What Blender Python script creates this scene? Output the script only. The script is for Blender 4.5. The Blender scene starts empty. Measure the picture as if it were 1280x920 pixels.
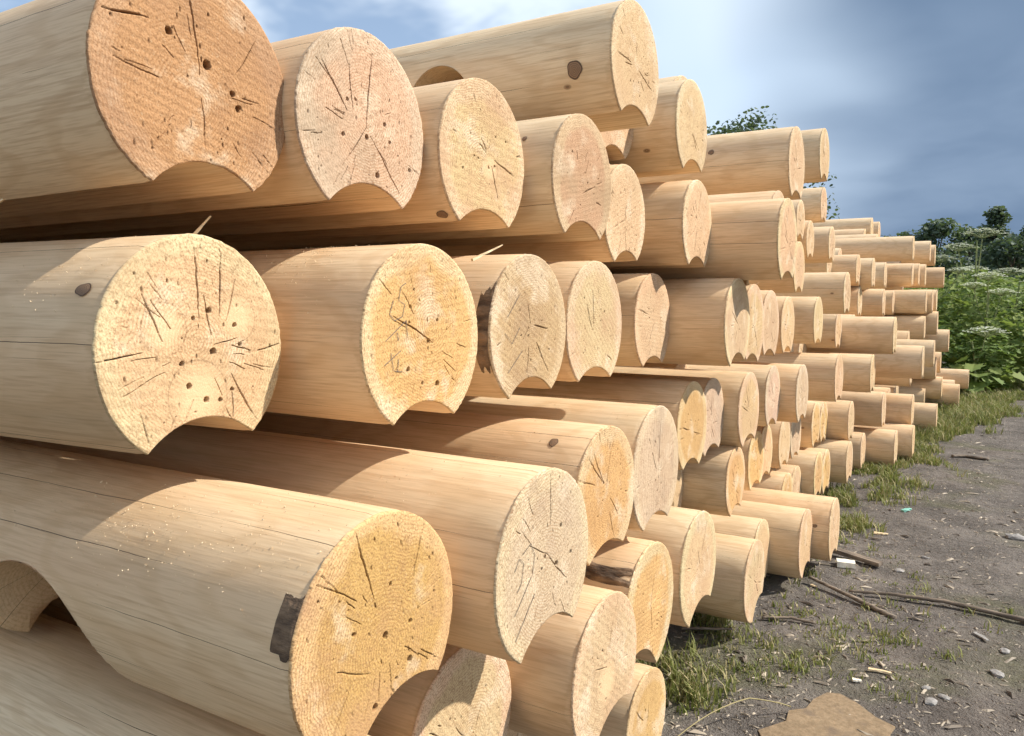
import bpy, bmesh, math, random
import numpy as np
from mathutils import Matrix, Vector, noise as mnoise

# ---------------------------------------------------------------- camera
CAMH = 1.27                      # eye height above the yard
SC = bpy.context.scene
COL = SC.collection
F_PX, W_PX, H_PX = 980.0, 1280.0, 920.0
PITCH, YAW, ROLL = math.radians(-4.2), math.radians(30.9), math.radians(0.5)
fw = Vector((-math.sin(YAW)*math.cos(PITCH), math.cos(YAW)*math.cos(PITCH), math.sin(PITCH)))
rt = fw.cross(Vector((0, 0, 1))).normalized()
up = rt.cross(fw)
r2 = rt*math.cos(ROLL) + up*math.sin(ROLL)
u2 = up*math.cos(ROLL) - rt*math.sin(ROLL)
cam_d = bpy.data.cameras.new("camera")
cam = bpy.data.objects.new("camera", cam_d)
COL.objects.link(cam)
cam_d.sensor_width = 36.0
cam_d.lens = F_PX*36.0/W_PX
cam_d.clip_start = 0.02
cam_d.clip_end = 3000
cam.matrix_world = Matrix(((r2.x, u2.x, -fw.x, 0), (r2.y, u2.y, -fw.y, 0), (r2.z, u2.z, -fw.z, CAMH), (0, 0, 0, 1)))
SC.camera = cam

# ---------------------------------------------------------------- sun and sky
SUN = Vector((1.0, 0.58, 1.05)).normalized()     # towards the sun
sun_d = bpy.data.lights.new("sun", 'SUN')
sun_d.energy = 5.0
sun_d.angle = math.radians(0.9)
sun_d.color = (1.0, 0.94, 0.84)
sun = bpy.data.objects.new("sun", sun_d)
COL.objects.link(sun)
sun.rotation_euler = SUN.to_track_quat('Z', 'Y').to_euler()
sun.location = (6, 4, 9)

SC.view_settings.view_transform = 'Standard'
SC.view_settings.look = 'None'
SC.view_settings.exposure = 0.46
SC.view_settings.gamma = 1.0
SC.view_settings.use_curve_mapping = False
SC.cycles.max_bounces = 6
SC.cycles.diffuse_bounces = 5
SC.cycles.use_denoising = True
SC.cycles.use_adaptive_sampling = True
SC.cycles.adaptive_threshold = 0.035

world = bpy.data.worlds.new("World")
SC.world = world
world.use_nodes = True
world.cycles.sampling_method = 'MANUAL'
world.cycles.sample_map_resolution = 512


class NT:
    """small helper to write node trees"""
    def __init__(s, tree):
        s.t = tree
        s.n = tree.nodes
        s.l = tree.links

    def new(s, typ, **kw):
        nd = s.n.new(typ)
        for k, v in kw.items():
            setattr(nd, k, v)
        return nd

    def put(s, sock, v):
        if v is None:
            return
        if isinstance(v, bpy.types.NodeSocket):
            s.l.new(v, sock)
        elif isinstance(v, (tuple, list)) and sock.type == 'RGBA' and len(v) == 3:
            sock.default_value = (*v, 1.0)
        else:
            sock.default_value = v

    def math(s, op, a, b=None, c=None, clamp=False):
        nd = s.new('ShaderNodeMath', operation=op)
        nd.use_clamp = clamp
        for i, v in enumerate((a, b, c)):
            s.put(nd.inputs[i], v)
        return nd.outputs[0]

    def vmath(s, op, a, b=None, scale=None):
        nd = s.new('ShaderNodeVectorMath', operation=op)
        s.put(nd.inputs[0], a)
        if b is not None:
            s.put(nd.inputs[1], b)
        if scale is not None:
            s.put(nd.inputs['Scale'], scale)
        return nd.outputs[1] if op in ('LENGTH', 'DOT_PRODUCT', 'DISTANCE') else nd.outputs[0]

    def sep(s, v):
        nd = s.new('ShaderNodeSeparateXYZ')
        s.put(nd.inputs[0], v)
        return nd.outputs

    def comb(s, x, y, z):
        nd = s.new('ShaderNodeCombineXYZ')
        for i, v in enumerate((x, y, z)):
            s.put(nd.inputs[i], v)
        return nd.outputs[0]

    def noise(s, vec, scale=5.0, detail=3.0, rough=0.55, dist=0.0, col=False):
        nd = s.new('ShaderNodeTexNoise')
        s.put(nd.inputs['Vector'], vec)
        s.put(nd.inputs['Scale'], scale)
        s.put(nd.inputs['Detail'], detail)
        s.put(nd.inputs['Roughness'], rough)
        s.put(nd.inputs['Distortion'], dist)
        return nd.outputs[1] if col else nd.outputs[0]

    def step(s, v, a, b, smooth=True):
        nd = s.new('ShaderNodeMapRange')
        nd.interpolation_type = 'SMOOTHSTEP' if smooth else 'LINEAR'
        s.put(nd.inputs[0], v)
        s.put(nd.inputs[1], a)
        s.put(nd.inputs[2], b)
        return nd.outputs[0]

    def mix(s, fac, a, b, mode='MIX'):
        nd = s.new('ShaderNodeMix', data_type='RGBA', blend_type=mode)
        s.put(nd.inputs[0], fac)
        s.put(nd.inputs[6], a)
        s.put(nd.inputs[7], b)
        return nd.outputs[2]

    def attr(s, name, typ='OBJECT'):
        return s.new('ShaderNodeAttribute', attribute_type=typ, attribute_name=name)

    def bump(s, h, strength=0.3, dist=0.01):
        nd = s.new('ShaderNodeBump')
        s.put(nd.inputs['Strength'], strength)
        s.put(nd.inputs['Distance'], dist)
        s.put(nd.inputs['Height'], h)
        return nd.outputs[0]


w = NT(world.node_tree)
for nd in list(w.n):
    w.n.remove(nd)
sky = w.new('ShaderNodeTexSky', sky_type='NISHITA')
sky.sun_disc = False
sky.sun_elevation = math.asin(SUN.z)
sky.sun_rotation = math.atan2(SUN.x, SUN.y)
sky.altitude = 100
sky.air_density = 1.0
sky.dust_density = 1.0
sky.ozone_density = 1.2
tc = w.new('ShaderNodeTexCoord')
dr = w.vmath('NORMALIZE', tc.outputs['Generated'])
sx, sy, sz = w.sep(dr)
den = w.math('ADD', w.math('MAXIMUM', sz, 0.0), 0.22)
flat = w.comb(w.math('DIVIDE', sx, den), w.math('DIVIDE', sy, den), 0.37)
warp = w.vmath('ADD', flat, w.vmath('SCALE', w.noise(flat, 1.1, 2, 0.5, col=True), scale=0.55))
cl = w.noise(warp, 1.15, 5, 0.56)
cl2 = w.noise(w.vmath('ADD', warp, (3.1, 7.7, 1.3)), 0.55, 3, 0.55)
# a rain cloud bank stands over the far end of the pile; broken white cloud elsewhere
bank = w.vmath('DOT_PRODUCT', dr, Vector((0.16, 0.96, 0.22)).normalized()[:])
bankn = w.math('ADD', bank, w.math('MULTIPLY', w.math('SUBTRACT', cl2, 0.5), 0.24))
bankm = w.step(bankn, 0.872, 0.945)
cover = w.math('MAXIMUM', w.step(cl, 0.46, 0.60), w.step(bankn, 0.77, 0.86))
wv = w.step(cl2, 0.38, 0.60)
white = w.mix(wv, (6.6, 8.1, 9.9), (11.2, 11.6, 11.9))
dn = w.noise(w.vmath('ADD', warp, (1.7, 0.2, 5.0)), 1.4, 4, 0.6)
dark = w.mix(w.step(dn, 0.25, 0.80), (1.55, 2.35, 3.65), (2.55, 3.5, 4.95))
cloud = w.mix(bankm, white, dark)
skyc = w.mix(cover, w.mix(0.22, w.vmath('SCALE', sky.outputs[0], scale=1.45), (7.0, 8.6, 10.6)), cloud)
bg = w.new('ShaderNodeBackground')
w.put(bg.inputs[0], skyc)
bg.inputs[1].default_value = 0.08
wo = w.new('ShaderNodeOutputWorld')
w.l.new(bg.outputs[0], wo.inputs[0])

# ---------------------------------------------------------------- materials
def new_mat(name):
    m = bpy.data.materials.new(name)
    m.use_nodes = True
    t = NT(m.node_tree)
    b = t.n['Principled BSDF']
    b.inputs['Roughness'].default_value = 0.7
    b.inputs['Specular IOR Level'].default_value = 0.3
    return m, t, b


def mat_log_side():
    m, t, b = new_mat("planed_log_side")
    tcn = t.new('ShaderNodeTexCoord')
    p0 = tcn.outputs['Object']
    seed = t.attr('seed').outputs['Fac']
    off = t.comb(t.math('MULTIPLY', seed, 13.7), t.math('MULTIPLY', seed, 5.3), t.math('MULTIPLY', seed, 9.1))
    x, y, z = t.sep(p0)
    p = t.vmath('ADD', p0, off)
    grain = t.noise(t.vmath('MULTIPLY', p, (3.0, 125, 125)), 1.0, 4, 0.7)
    fine = t.noise(t.vmath('MULTIPLY', p, (16, 300, 300)), 1.0, 1, 0.6)
    broad = t.noise(t.vmath('MULTIPLY', p, (0.9, 7, 7)), 1.0, 3, 0.5)
    blot = t.noise(t.vmath('MULTIPLY', p, (0.7, 9, 9)), 1.0, 3, 0.6)
    # growth rings met at a flat angle: long cathedral figures
    wob = t.noise(t.vmath('MULTIPLY', p, (1.6, 5, 5)), 1.0, 3, 0.5)
    yy = t.math('ADD', y, t.math('MULTIPLY', x, t.math('MULTIPLY', t.math('SINE', t.math('MULTIPLY', seed, 31.0)), 0.035)))
    zz = t.math('ADD', z, t.math('MULTIPLY', x, t.math('MULTIPLY', t.math('COSINE', t.math('MULTIPLY', seed, 17.0)), 0.03)))
    rr = t.math('SQRT', t.math('ADD', t.math('MULTIPLY', yy, yy), t.math('MULTIPLY', zz, zz)))
    rr = t.math('ADD', rr, t.math('MULTIPLY', wob, 0.05))
    ring = t.math('SINE', t.math('MULTIPLY', rr, 900.0))
    ring = t.step(ring, 0.1, 1.0)
    hue = t.math('SINE', t.math('MULTIPLY', seed, 57.0))
    col = t.mix(t.step(broad, 0.3, 0.72), (0.685, 0.50, 0.315), (0.76, 0.60, 0.405))
    col = t.mix(t.math('MULTIPLY', ring, 0.30), col, (0.54, 0.36, 0.19))
    col = t.mix(t.math('MULTIPLY', t.step(grain, 0.47, 0.66), 0.42), col, (0.45, 0.29, 0.16))
    col = t.mix(t.math('MULTIPLY', t.step(fine, 0.42, 0.75), 0.32), col, (0.42, 0.27, 0.15))
    col = t.mix(t.step(hue, -1.0, 1.0), t.mix(1.0, col, (1.0, 0.945, 0.88), 'MULTIPLY'), t.mix(1.0, col, (0.985, 0.985, 0.95), 'MULTIPLY'))
    # slight weathering, different on every log
    wth = t.attr('weather').outputs['Fac']
    col = t.mix(t.math('MULTIPLY', t.step(blot, 0.46, 0.78), t.math('ADD', 0.12, wth)), col, (0.43, 0.36, 0.24))
    red = t.noise(t.vmath('MULTIPLY', t.vmath('ADD', p, (4, 1, 8)), (0.8, 4, 4)), 1.0, 3, 0.5)
    col = t.mix(t.math('MULTIPLY', t.step(red, 0.56, 0.8), 0.30), col, (0.62, 0.38, 0.22))
    # small pin knots
    th = t.math('ARCTAN2', z, y)
    kv = t.comb(t.math('ADD', t.math('MULTIPLY', x, 1.5), off), t.math('MULTIPLY', th, 0.42), seed)
    vor = t.new('ShaderNodeTexVoronoi')
    vor.inputs['Scale'].default_value = 2.2
    t.put(vor.inputs['Vector'], kv)
    kd = vor.outputs['Distance']
    kcol = t.sep(vor.outputs['Color'])
    kon = t.step(kcol[0], 0.66, 0.70)
    kmask = t.math('MULTIPLY', t.step(t.math('ADD', kd, t.math('MULTIPLY', grain, 0.02)), 0.062, 0.042), kon)
    khalo = t.math('MULTIPLY', t.step(kd, 0.24, 0.05), kon)
    col = t.mix(t.math('MULTIPLY', khalo, 0.28), col, (0.55, 0.33, 0.15))
    krg = t.step(t.math('SINE', t.math('MULTIPLY', kd, 420.0)), -0.5, 0.9)
    col = t.mix(t.math('MULTIPLY', kmask, 0.85), col, t.mix(krg, (0.12, 0.065, 0.035), (0.27, 0.15, 0.075)))
    # drying checks running along the log
    wander = t.noise(t.comb(t.math('ADD', t.math('MULTIPLY', x, 1.3), off), seed, 0.3), 1.0, 4, 0.6)
    wand2 = t.noise(t.comb(t.math('MULTIPLY', x, 24.0), th, seed), 1.0, 2, 0.6)
    thn = t.math('ADD', t.math('MULTIPLY', th, 2.07), t.math('ADD', t.math('MULTIPLY', wander, 0.30), t.math('MULTIPLY', wand2, 0.016)))
    thn = t.math('ADD', thn, t.math('MULTIPLY', seed, 7.0))
    cell = t.math('FLOOR', thn)
    fr = t.math('ABSOLUTE', t.math('SUBTRACT', t.math('SUBTRACT', thn, cell), 0.5))
    wn = t.new('ShaderNodeTexWhiteNoise', noise_dimensions='2D')
    t.put(wn.inputs['Vector'], t.comb(cell, t.math('FLOOR', t.math('MULTIPLY', seed, 97.0)), 0.0))
    along = t.noise(t.comb(t.math('MULTIPLY', x, 1.7), t.math('MULTIPLY', cell, 5.7), t.math('MULTIPLY', seed, 3.0)), 1.0, 2, 0.5)
    lw = t.math('MULTIPLY', t.step(t.math('ADD', along, t.math('MULTIPLY', wn.outputs['Value'], 0.22)), 0.60, 0.76), 0.0075)
    crack = t.math('MULTIPLY', t.math('LESS_THAN', fr, lw), 1.0)
    thf = t.math('ADD', t.math('MULTIPLY', th, 9.0), t.math('MULTIPLY', wander, 1.2))
    cf = t.math('FLOOR', thf)
    ff = t.math('ABSOLUTE', t.math('SUBTRACT', t.math('SUBTRACT', thf, cf), 0.5))
    af = t.noise(t.comb(t.math('MULTIPLY', x, 4.5), t.math('MULTIPLY', cf, 3.1), seed), 1.0, 2, 0.5)
    hair = t.math('LESS_THAN', ff, t.math('MULTIPLY', t.step(af, 0.62, 0.72), 0.022))
    col = t.mix(t.math('MULTIPLY', hair, 0.55), col, (0.20, 0.115, 0.055))
    col = t.mix(t.math('MULTIPLY', crack, 0.9), col, (0.055, 0.033, 0.018))
    t.put(b.inputs['Base Color'], col)
    hgt = t.math('ADD', t.math('MULTIPLY', fine, 0.25), t.math('MULTIPLY', grain, 0.35))
    hgt = t.math('SUBTRACT', hgt, t.math('ADD', t.math('MULTIPLY', crack, 2.0), t.math('MULTIPLY', hair, 0.7)))
    t.put(b.inputs['Normal'], t.bump(hgt, 0.5, 0.0015))
    b.inputs['Roughness'].default_value = 0.62
    return m


def mat_cut_face():
    m, t, b = new_mat("sawn_log_end")
    tcn = t.new('ShaderNodeTexCoord')
    p0 = tcn.outputs['Object']
    seed = t.attr('seed').outputs['Fac']
    off = t.comb(t.math('MULTIPLY', seed, 13.7), t.math('MULTIPLY', seed, 5.3), t.math('MULTIPLY', seed, 9.1))
    heart = t.attr('heart').outputs['Color']
    sap = t.attr('sap').outputs['Color']
    stain = t.attr('stain').outputs['Color']
    x, y, z = t.sep(p0)
    p = t.vmath('ADD', t.comb(0.0, y, z), off)
    py = t.math('SUBTRACT', y, t.math('MULTIPLY', t.math('SINE', t.math('MULTIPLY', seed, 43.0)), 0.016))
    pz = t.math('ADD', z, t.math('MULTIPLY', t.math('COSINE', t.math('MULTIPLY', seed, 29.0)), 0.022))
    r = t.math('SQRT', t.math('ADD', t.math('MULTIPLY', py, py), t.math('MULTIPLY', pz, pz)))
    n1 = t.noise(p, 9.0, 4, 0.55)
    n2 = t.noise(p, 34.0, 4, 0.6)
    n3 = t.noise(p, 330.0, 2, 0.6)
    rw = t.math('ADD', r, t.math('MULTIPLY', n1, 0.018))
    rw = t.math('ADD', rw, t.math('MULTIPLY', n2, 0.004))
    ring = t.step(t.math('SINE', t.math('MULTIPLY', rw, t.math('ADD', 1150.0, t.math('MULTIPLY', n1, 300.0)))), -0.1, 1.0)
    # saw strokes, one direction per cut
    ang = t.math('MULTIPLY', seed, 19.0)
    sv = t.math('ADD', t.math('MULTIPLY', y, t.math('SINE', ang)), t.math('MULTIPLY', z, t.math('COSINE', ang)))
    su = t.math('SUBTRACT', t.math('MULTIPLY', y, t.math('COSINE', ang)), t.math('MULTIPLY', z, t.math('SINE', ang)))
    saw = t.noise(t.vmath('ADD', t.comb(t.math('MULTIPLY', sv, 75.0), t.math('MULTIPLY', su, 11.0), 0.0), off), 1.0, 3, 0.6)
    # torn fibres
    fib = t.noise(t.vmath('ADD', t.comb(t.math('MULTIPLY', sv, 430.0), t.math('MULTIPLY', su, 300.0), 3.0), off), 1.0, 2, 0.6)
    R = t.attr('radius').outputs['Fac']
    rq = t.math('DIVIDE', t.math('SQRT', t.math('ADD', t.math('MULTIPLY', y, y), t.math('MULTIPLY', z, z))), R)
    sapm = t.step(t.math('ADD', rq, t.math('MULTIPLY', t.math('SUBTRACT', n1, 0.5), 0.5)), 0.74, 0.86)
    col = t.mix(sapm, heart, sap)
    col = t.mix(t.math('MULTIPLY', t.step(n1, 0.5, 0.74), t.attr('stain_amount').outputs['Fac']), col, stain)
    white = t.noise(t.vmath('ADD', p, (3.3, 8.0, 2.0)), 11.0, 4, 0.6)
    col = t.mix(t.math('MULTIPLY', t.step(white, 0.52, 0.68), 0.60), col, (0.80, 0.70, 0.55))
    col = t.mix(t.math('MULTIPLY', t.math('MULTIPLY', ring, t.step(n1, 0.30, 0.56)), 0.66), col, t.mix(0.62, col, (0.30, 0.15, 0.055)))
    col = t.mix(t.math('MULTIPLY', t.step(saw, 0.54, 0.80), 0.30), col, t.mix(0.7, col, (0.28, 0.15, 0.07)))
    col = t.mix(t.math('MULTIPLY', t.step(fib, 0.46, 0.68), 0.70), col, t.mix(0.75, col, (0.22, 0.11, 0.05)))
    col = t.mix(t.math('MULTIPLY', t.step(n3, 0.58, 0.78), 0.35), col, t.mix(0.7, col, (0.92, 0.82, 0.62)))
    spk = t.noise(t.vmath('ADD', p, (1.0, 2.0, 3.0)), 150.0, 3, 0.7)
    col = t.mix(t.math('MULTIPLY', t.step(spk, 0.50, 0.72), 0.55), col, t.mix(0.75, col, (0.20, 0.105, 0.05)))
    rot = t.noise(t.vmath('ADD', p, (7.0, 2.0, 3.0)), 6.0, 3, 0.55)
    col = t.mix(t.math('MULTIPLY', t.step(rot, 0.48, 0.70), 0.55), col, stain)
    col = t.mix(1.0, col, (0.89, 0.84, 0.78), 'MULTIPLY')
    knot = t.attr('knot', 'GEOMETRY').outputs['Fac']
    col = t.mix(t.math('MULTIPLY', knot, 0.6), col, (0.70, 0.49, 0.29))
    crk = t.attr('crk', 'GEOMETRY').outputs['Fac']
    col = t.mix(t.math('MULTIPLY', crk, 0.88), col, (0.095, 0.048, 0.024))  # weathered crack brown, plus shade inside cracks, pits and holes painted into the colour
    t.put(b.inputs['Base Color'], col)
    hgt = t.math('ADD', t.math('MULTIPLY', fib, 0.9), t.math('ADD', t.math('MULTIPLY', saw, 0.5), t.math('MULTIPLY', n3, 0.5)))
    hgt = t.math('SUBTRACT', hgt, t.math('MULTIPLY', ring, 0.02))
    t.put(b.inputs['Normal'], t.bump(hgt, 0.6, 0.0013))
    b.inputs['Roughness'].default_value = 0.85
    b.inputs['Specular IOR Level'].default_value = 0.15
    return m


def mat_noise(name, c1, c2, scale=20, bump=0.4, bd=0.004, rough=0.85, stretch=None, c3=None, trans=None):
    m, t, b = new_mat(name)
    tcn = t.new('ShaderNodeTexCoord')
    p = tcn.outputs['Object']
    if stretch:
        p = t.vmath('MULTIPLY', p, stretch)
    n = t.noise(p, scale, 5, 0.6)
    col = t.mix(t.step(n, 0.32, 0.68), c1, c2)
    if c3:
        n2 = t.noise(p, scale*0.23, 3, 0.5)
        col = t.mix(t.step(n2, 0.5, 0.7), col, c3)
    t.put(b.inputs['Base Color'], col)
    if bump:
        t.put(b.inputs['Normal'], t.bump(n, bump, bd))
    b.inputs['Roughness'].default_value = rough
    return m


def mat_leaf(name, c1, c2, tr=0.35, scale=3.0, c3=None):
    """foliage: light passes through the blades"""
    m, t, b = new_mat(name)
    geo = t.new('ShaderNodeNewGeometry')
    rnd = geo.outputs['Random Per Island']
    tcn = t.new('ShaderNodeTexCoord')
    n = t.noise(tcn.outputs['Object'], scale, 3, 0.5)
    col = t.mix(rnd, c1, c2)
    if c3:
        col = t.mix(t.step(n, 0.45, 0.65), col, c3)
    t.put(b.inputs['Base Color'], col)
    b.inputs['Roughness'].default_value = 0.65
    trn = t.new('ShaderNodeBsdfTranslucent')
    t.put(trn.inputs[0], t.mix(0.5, col, (0.16, 0.24, 0.03)))
    ms = t.new('ShaderNodeMixShader')
    ms.inputs[0].default_value = tr
    t.l.new(b.outputs[0], ms.inputs[1])
    t.l.new(trn.outputs[0], ms.inputs[2])
    t.l.new(ms.outputs[0], t.n['Material Output'].inputs[0])
    return m


def mat_dirt():
    m, t, b = new_mat("yard_dirt")
    tcn = t.new('ShaderNodeTexCoord')
    p = tcn.outputs['Object']
    a = t.noise(p, 0.55, 5, 0.55)
    c = t.noise(p, 3.0, 6, 0.62)
    d = t.noise(p, 26.0, 5, 0.65)
    e = t.noise(p, 160.0, 3, 0.6)
    col = t.mix(t.step(c, 0.3, 0.7), (0.098, 0.086, 0.077), (0.19, 0.167, 0.147))
    col = t.mix(t.math('MULTIPLY', t.step(a, 0.5, 0.72), 0.5), col, (0.175, 0.135, 0.105))
    moss = t.noise(t.vmath('ADD', p, (5, 3, 1)), 1.3, 5, 0.6)
    col = t.mix(t.math('MULTIPLY', t.step(moss, 0.50, 0.66), 0.6), col, (0.105, 0.105, 0.052))
    col = t.mix(t.math('MULTIPLY', t.step(d, 0.5, 0.75), 0.55), col, (0.052, 0.045, 0.04))
    col = t.mix(t.math('MULTIPLY', t.step(e, 0.56, 0.74), 0.7), col, (0.27, 0.245, 0.215))
    t.put(b.inputs['Base Color'], col)
    h = t.math('ADD', t.math('MULTIPLY', c, 1.2), t.math('ADD', t.math('MULTIPLY', d, 0.7), t.math('MULTIPLY', e, 0.28)))
    t.put(b.inputs['Normal'], t.bump(h, 1.0, 0.035))
    b.inputs['Roughness'].default_value = 0.95
    b.inputs['Specular IOR Level'].default_value = 0.12
    return m


def mat_knot():
    m, t, b = new_mat("dark_knot")
    tcn = t.new('ShaderNodeTexCoord')
    uv = tcn.outputs['UV']
    d = t.vmath('LENGTH', t.vmath('SUBTRACT', uv, (0.5, 0.5, 0.0)))
    n = t.noise(uv, 5.0, 4, 0.6)
    dd = t.math('ADD', d, t.math('MULTIPLY', n, 0.10))
    rg = t.step(t.math('SINE', t.math('MULTIPLY', dd, 62.0)), -0.6, 0.9)
    col = t.mix(rg, (0.15, 0.09, 0.055), (0.30, 0.185, 0.105))
    col = t.mix(t.step(d, 0.40, 0.47), col, (0.10, 0.06, 0.038))
    t.put(b.inputs['Base Color'], col)
    t.put(b.inputs['Normal'], t.bump(rg, 0.4, 0.001))
    return m


M = {
    'side': mat_log_side(),
    'face': mat_cut_face(),
    'dirt': mat_dirt(),
    'knot': mat_knot(),
    'bark': mat_noise("loose_bark", (0.06, 0.04, 0.028), (0.27, 0.18, 0.11), 38, 1.0, 0.01, 0.95, (0.35, 1, 1)),
    'pencil': mat_noise("pencil_line", (0.10, 0.085, 0.075), (0.17, 0.14, 0.115), 300, 0, 0, 0.8),
    'splinter': mat_noise("fresh_splinter", (0.62, 0.45, 0.25), (0.76, 0.61, 0.39), 60, 0.4, 0.001, 0.8, (0.15, 1, 1)),
    'sawdust': mat_noise("sawdust", (0.66, 0.51, 0.32), (0.78, 0.64, 0.43), 90, 0, 0, 0.9),
    'oldwood': mat_noise("weathered_stick", (0.09, 0.072, 0.055), (0.24, 0.19, 0.145), 60, 0.6, 0.003, 0.9, (0.15, 1, 1)),
    'stone': mat_noise("grey_stone", (0.20, 0.19, 0.18), (0.34, 0.32, 0.30), 40, 0.5, 0.004, 0.9),
    'litter': mat_leaf("chip_litter", (0.09, 0.07, 0.055), (0.44, 0.37, 0.28), 0.0),
    'card': mat_noise("wet_cardboard", (0.19, 0.135, 0.08), (0.27, 0.195, 0.12), 55, 0.7, 0.004, 0.9, None, (0.15, 0.11, 0.075)),
    'teal': mat_noise("teal_plastic", (0.18, 0.45, 0.38), (0.30, 0.60, 0.50), 30, 0.2, 0.002, 0.4),
    'block': mat_noise("white_offcut", (0.74, 0.66, 0.53), (0.82, 0.76, 0.64), 50, 0.2, 0.001, 0.8),
    'grass': mat_leaf("grass_blade", (0.12, 0.145, 0.04), (0.30, 0.30, 0.10), 0.30, 2.5, (0.21, 0.215, 0.07)),
    'straw': mat_leaf("dry_grass", (0.34, 0.28, 0.13), (0.50, 0.42, 0.22), 0.3),
    'weed': mat_leaf("weed_leaf", (0.10, 0.16, 0.04), (0.33, 0.38, 0.10), 0.40, 0.8, (0.19, 0.27, 0.08)),
    'stem': mat_noise("weed_stem", (0.16, 0.20, 0.08), (0.28, 0.30, 0.13), 12, 0, 0, 0.7),
    'umbel': mat_leaf("umbel_flower", (0.66, 0.70, 0.54), (0.84, 0.84, 0.74), 0.25),
    'tree': mat_leaf("tree_leaf", (0.045, 0.072, 0.055), (0.12, 0.16, 0.10), 0.25),
    'bark_tree': mat_noise("tree_bark", (0.07, 0.055, 0.04), (0.16, 0.13, 0.10), 14, 0.6, 0.01, 0.9, (1, 1, 0.25)),
}

# ---------------------------------------------------------------- mesh helpers
def fast_mesh(name, verts, quads=None, tris=None, smooth=True):
    """verts (n,3), quads (k,4), tris (m,3) -> mesh"""
    verts = np.asarray(verts, dtype=np.float32)
    q = np.zeros((0, 4), int) if quads is None or len(quads) == 0 else np.asarray(quads, int)
    tr = np.zeros((0, 3), int) if tris is None or len(tris) == 0 else np.asarray(tris, int)
    me = bpy.data.meshes.new(name)
    me.vertices.add(len(verts))
    me.vertices.foreach_set('co', verts.ravel())
    li = np.concatenate([q.ravel(), tr.ravel()]).astype(np.int32)
    me.loops.add(len(li))
    me.loops.foreach_set('vertex_index', li)
    npoly = len(q) + len(tr)
    me.polygons.add(npoly)
    st = np.concatenate([np.arange(len(q))*4, len(q)*4 + np.arange(len(tr))*3]).astype(np.int32)
    me.polygons.foreach_set('loop_start', st)
    me.polygons.foreach_set('use_smooth', np.full(npoly, bool(smooth)))
    me.update(calc_edges=True)
    me.validate()
    return me


def obj(name, me, mat=None, parent=None):
    o = bpy.data.objects.new(name, me)
    COL.objects.link(o)
    if mat is not None and len(me.materials) == 0:
        me.materials.append(mat)
    if parent is not None:
        o.parent = parent
    return o


def tag(o, label=None, cat=None, group=None, kind=None):
    if label: o['label'] = label
    if cat: o['category'] = cat
    if group: o['group'] = group
    if kind: o['kind'] = kind
    return o


def empty(name, loc, rot=(0, 0, 0)):
    o = bpy.data.objects.new(name, None)
    o.empty_display_size = 0.1
    o.location = loc
    o.rotation_euler = rot
    COL.objects.link(o)
    return o


class VN:
    """tileless 2-D value noise in numpy"""
    def __init__(s, seed):
        s.g = np.random.RandomState(seed).rand(256, 256).astype(np.float32)

    def __call__(s, x, y):
        xi = np.floor(x).astype(int); yi = np.floor(y).astype(int)
        fx = x - xi; fy = y - yi
        fx = fx*fx*(3-2*fx); fy = fy*fy*(3-2*fy)
        g = s.g
        a = g[xi & 255, yi & 255]; b = g[(xi+1) & 255, yi & 255]
        c = g[xi & 255, (yi+1) & 255]; d = g[(xi+1) & 255, (yi+1) & 255]
        return (a*(1-fx)+b*fx)*(1-fy) + (c*(1-fx)+d*fx)*fy

    def fbm(s, x, y, o=4):
        t = 0; a = 0.5
        for k in range(o):
            t = t + a*s(x*2**k + 17*k, y*2**k + 31*k); a *= 0.5
        return t


GN = VN(11)


def ground_z(x, y):
    x = np.asarray(x, float); y = np.asarray(y, float)
    h = (GN.fbm(x*0.9+50, y*0.9+50, 4)-0.47)*0.055 + (GN.fbm(x*6+9, y*6+9, 3)-0.44)*0.022
    return h*np.exp(-((x*x+y*y)/40.0**2)) - 0.012


# ---------------------------------------------------------------- ground
def build_ground():
    n = 420
    s = np.linspace(-1, 1, n)
    a = 6.2
    gx = -0.3 + np.sinh(s*a)/np.sinh(a)*600
    gy = 4.0 + np.sinh(s*a)/np.sinh(a)*600
    X, Y = np.meshgrid(gx, gy, indexing='ij')
    Z = ground_z(X, Y)
    v = np.stack([X, Y, Z], -1).reshape(-1, 3)
    i, j = np.meshgrid(np.arange(n-1), np.arange(n-1), indexing='ij')
    q = np.stack([i*n+j, (i+1)*n+j, (i+1)*n+j+1, i*n+j+1], -1).reshape(-1, 4)
    o = obj('ground', fast_mesh('ground', v, q), M['dirt'])
    tag(o, 'dark grey-brown dirt yard beside the log pile', None, None, 'structure')


build_ground()

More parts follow.
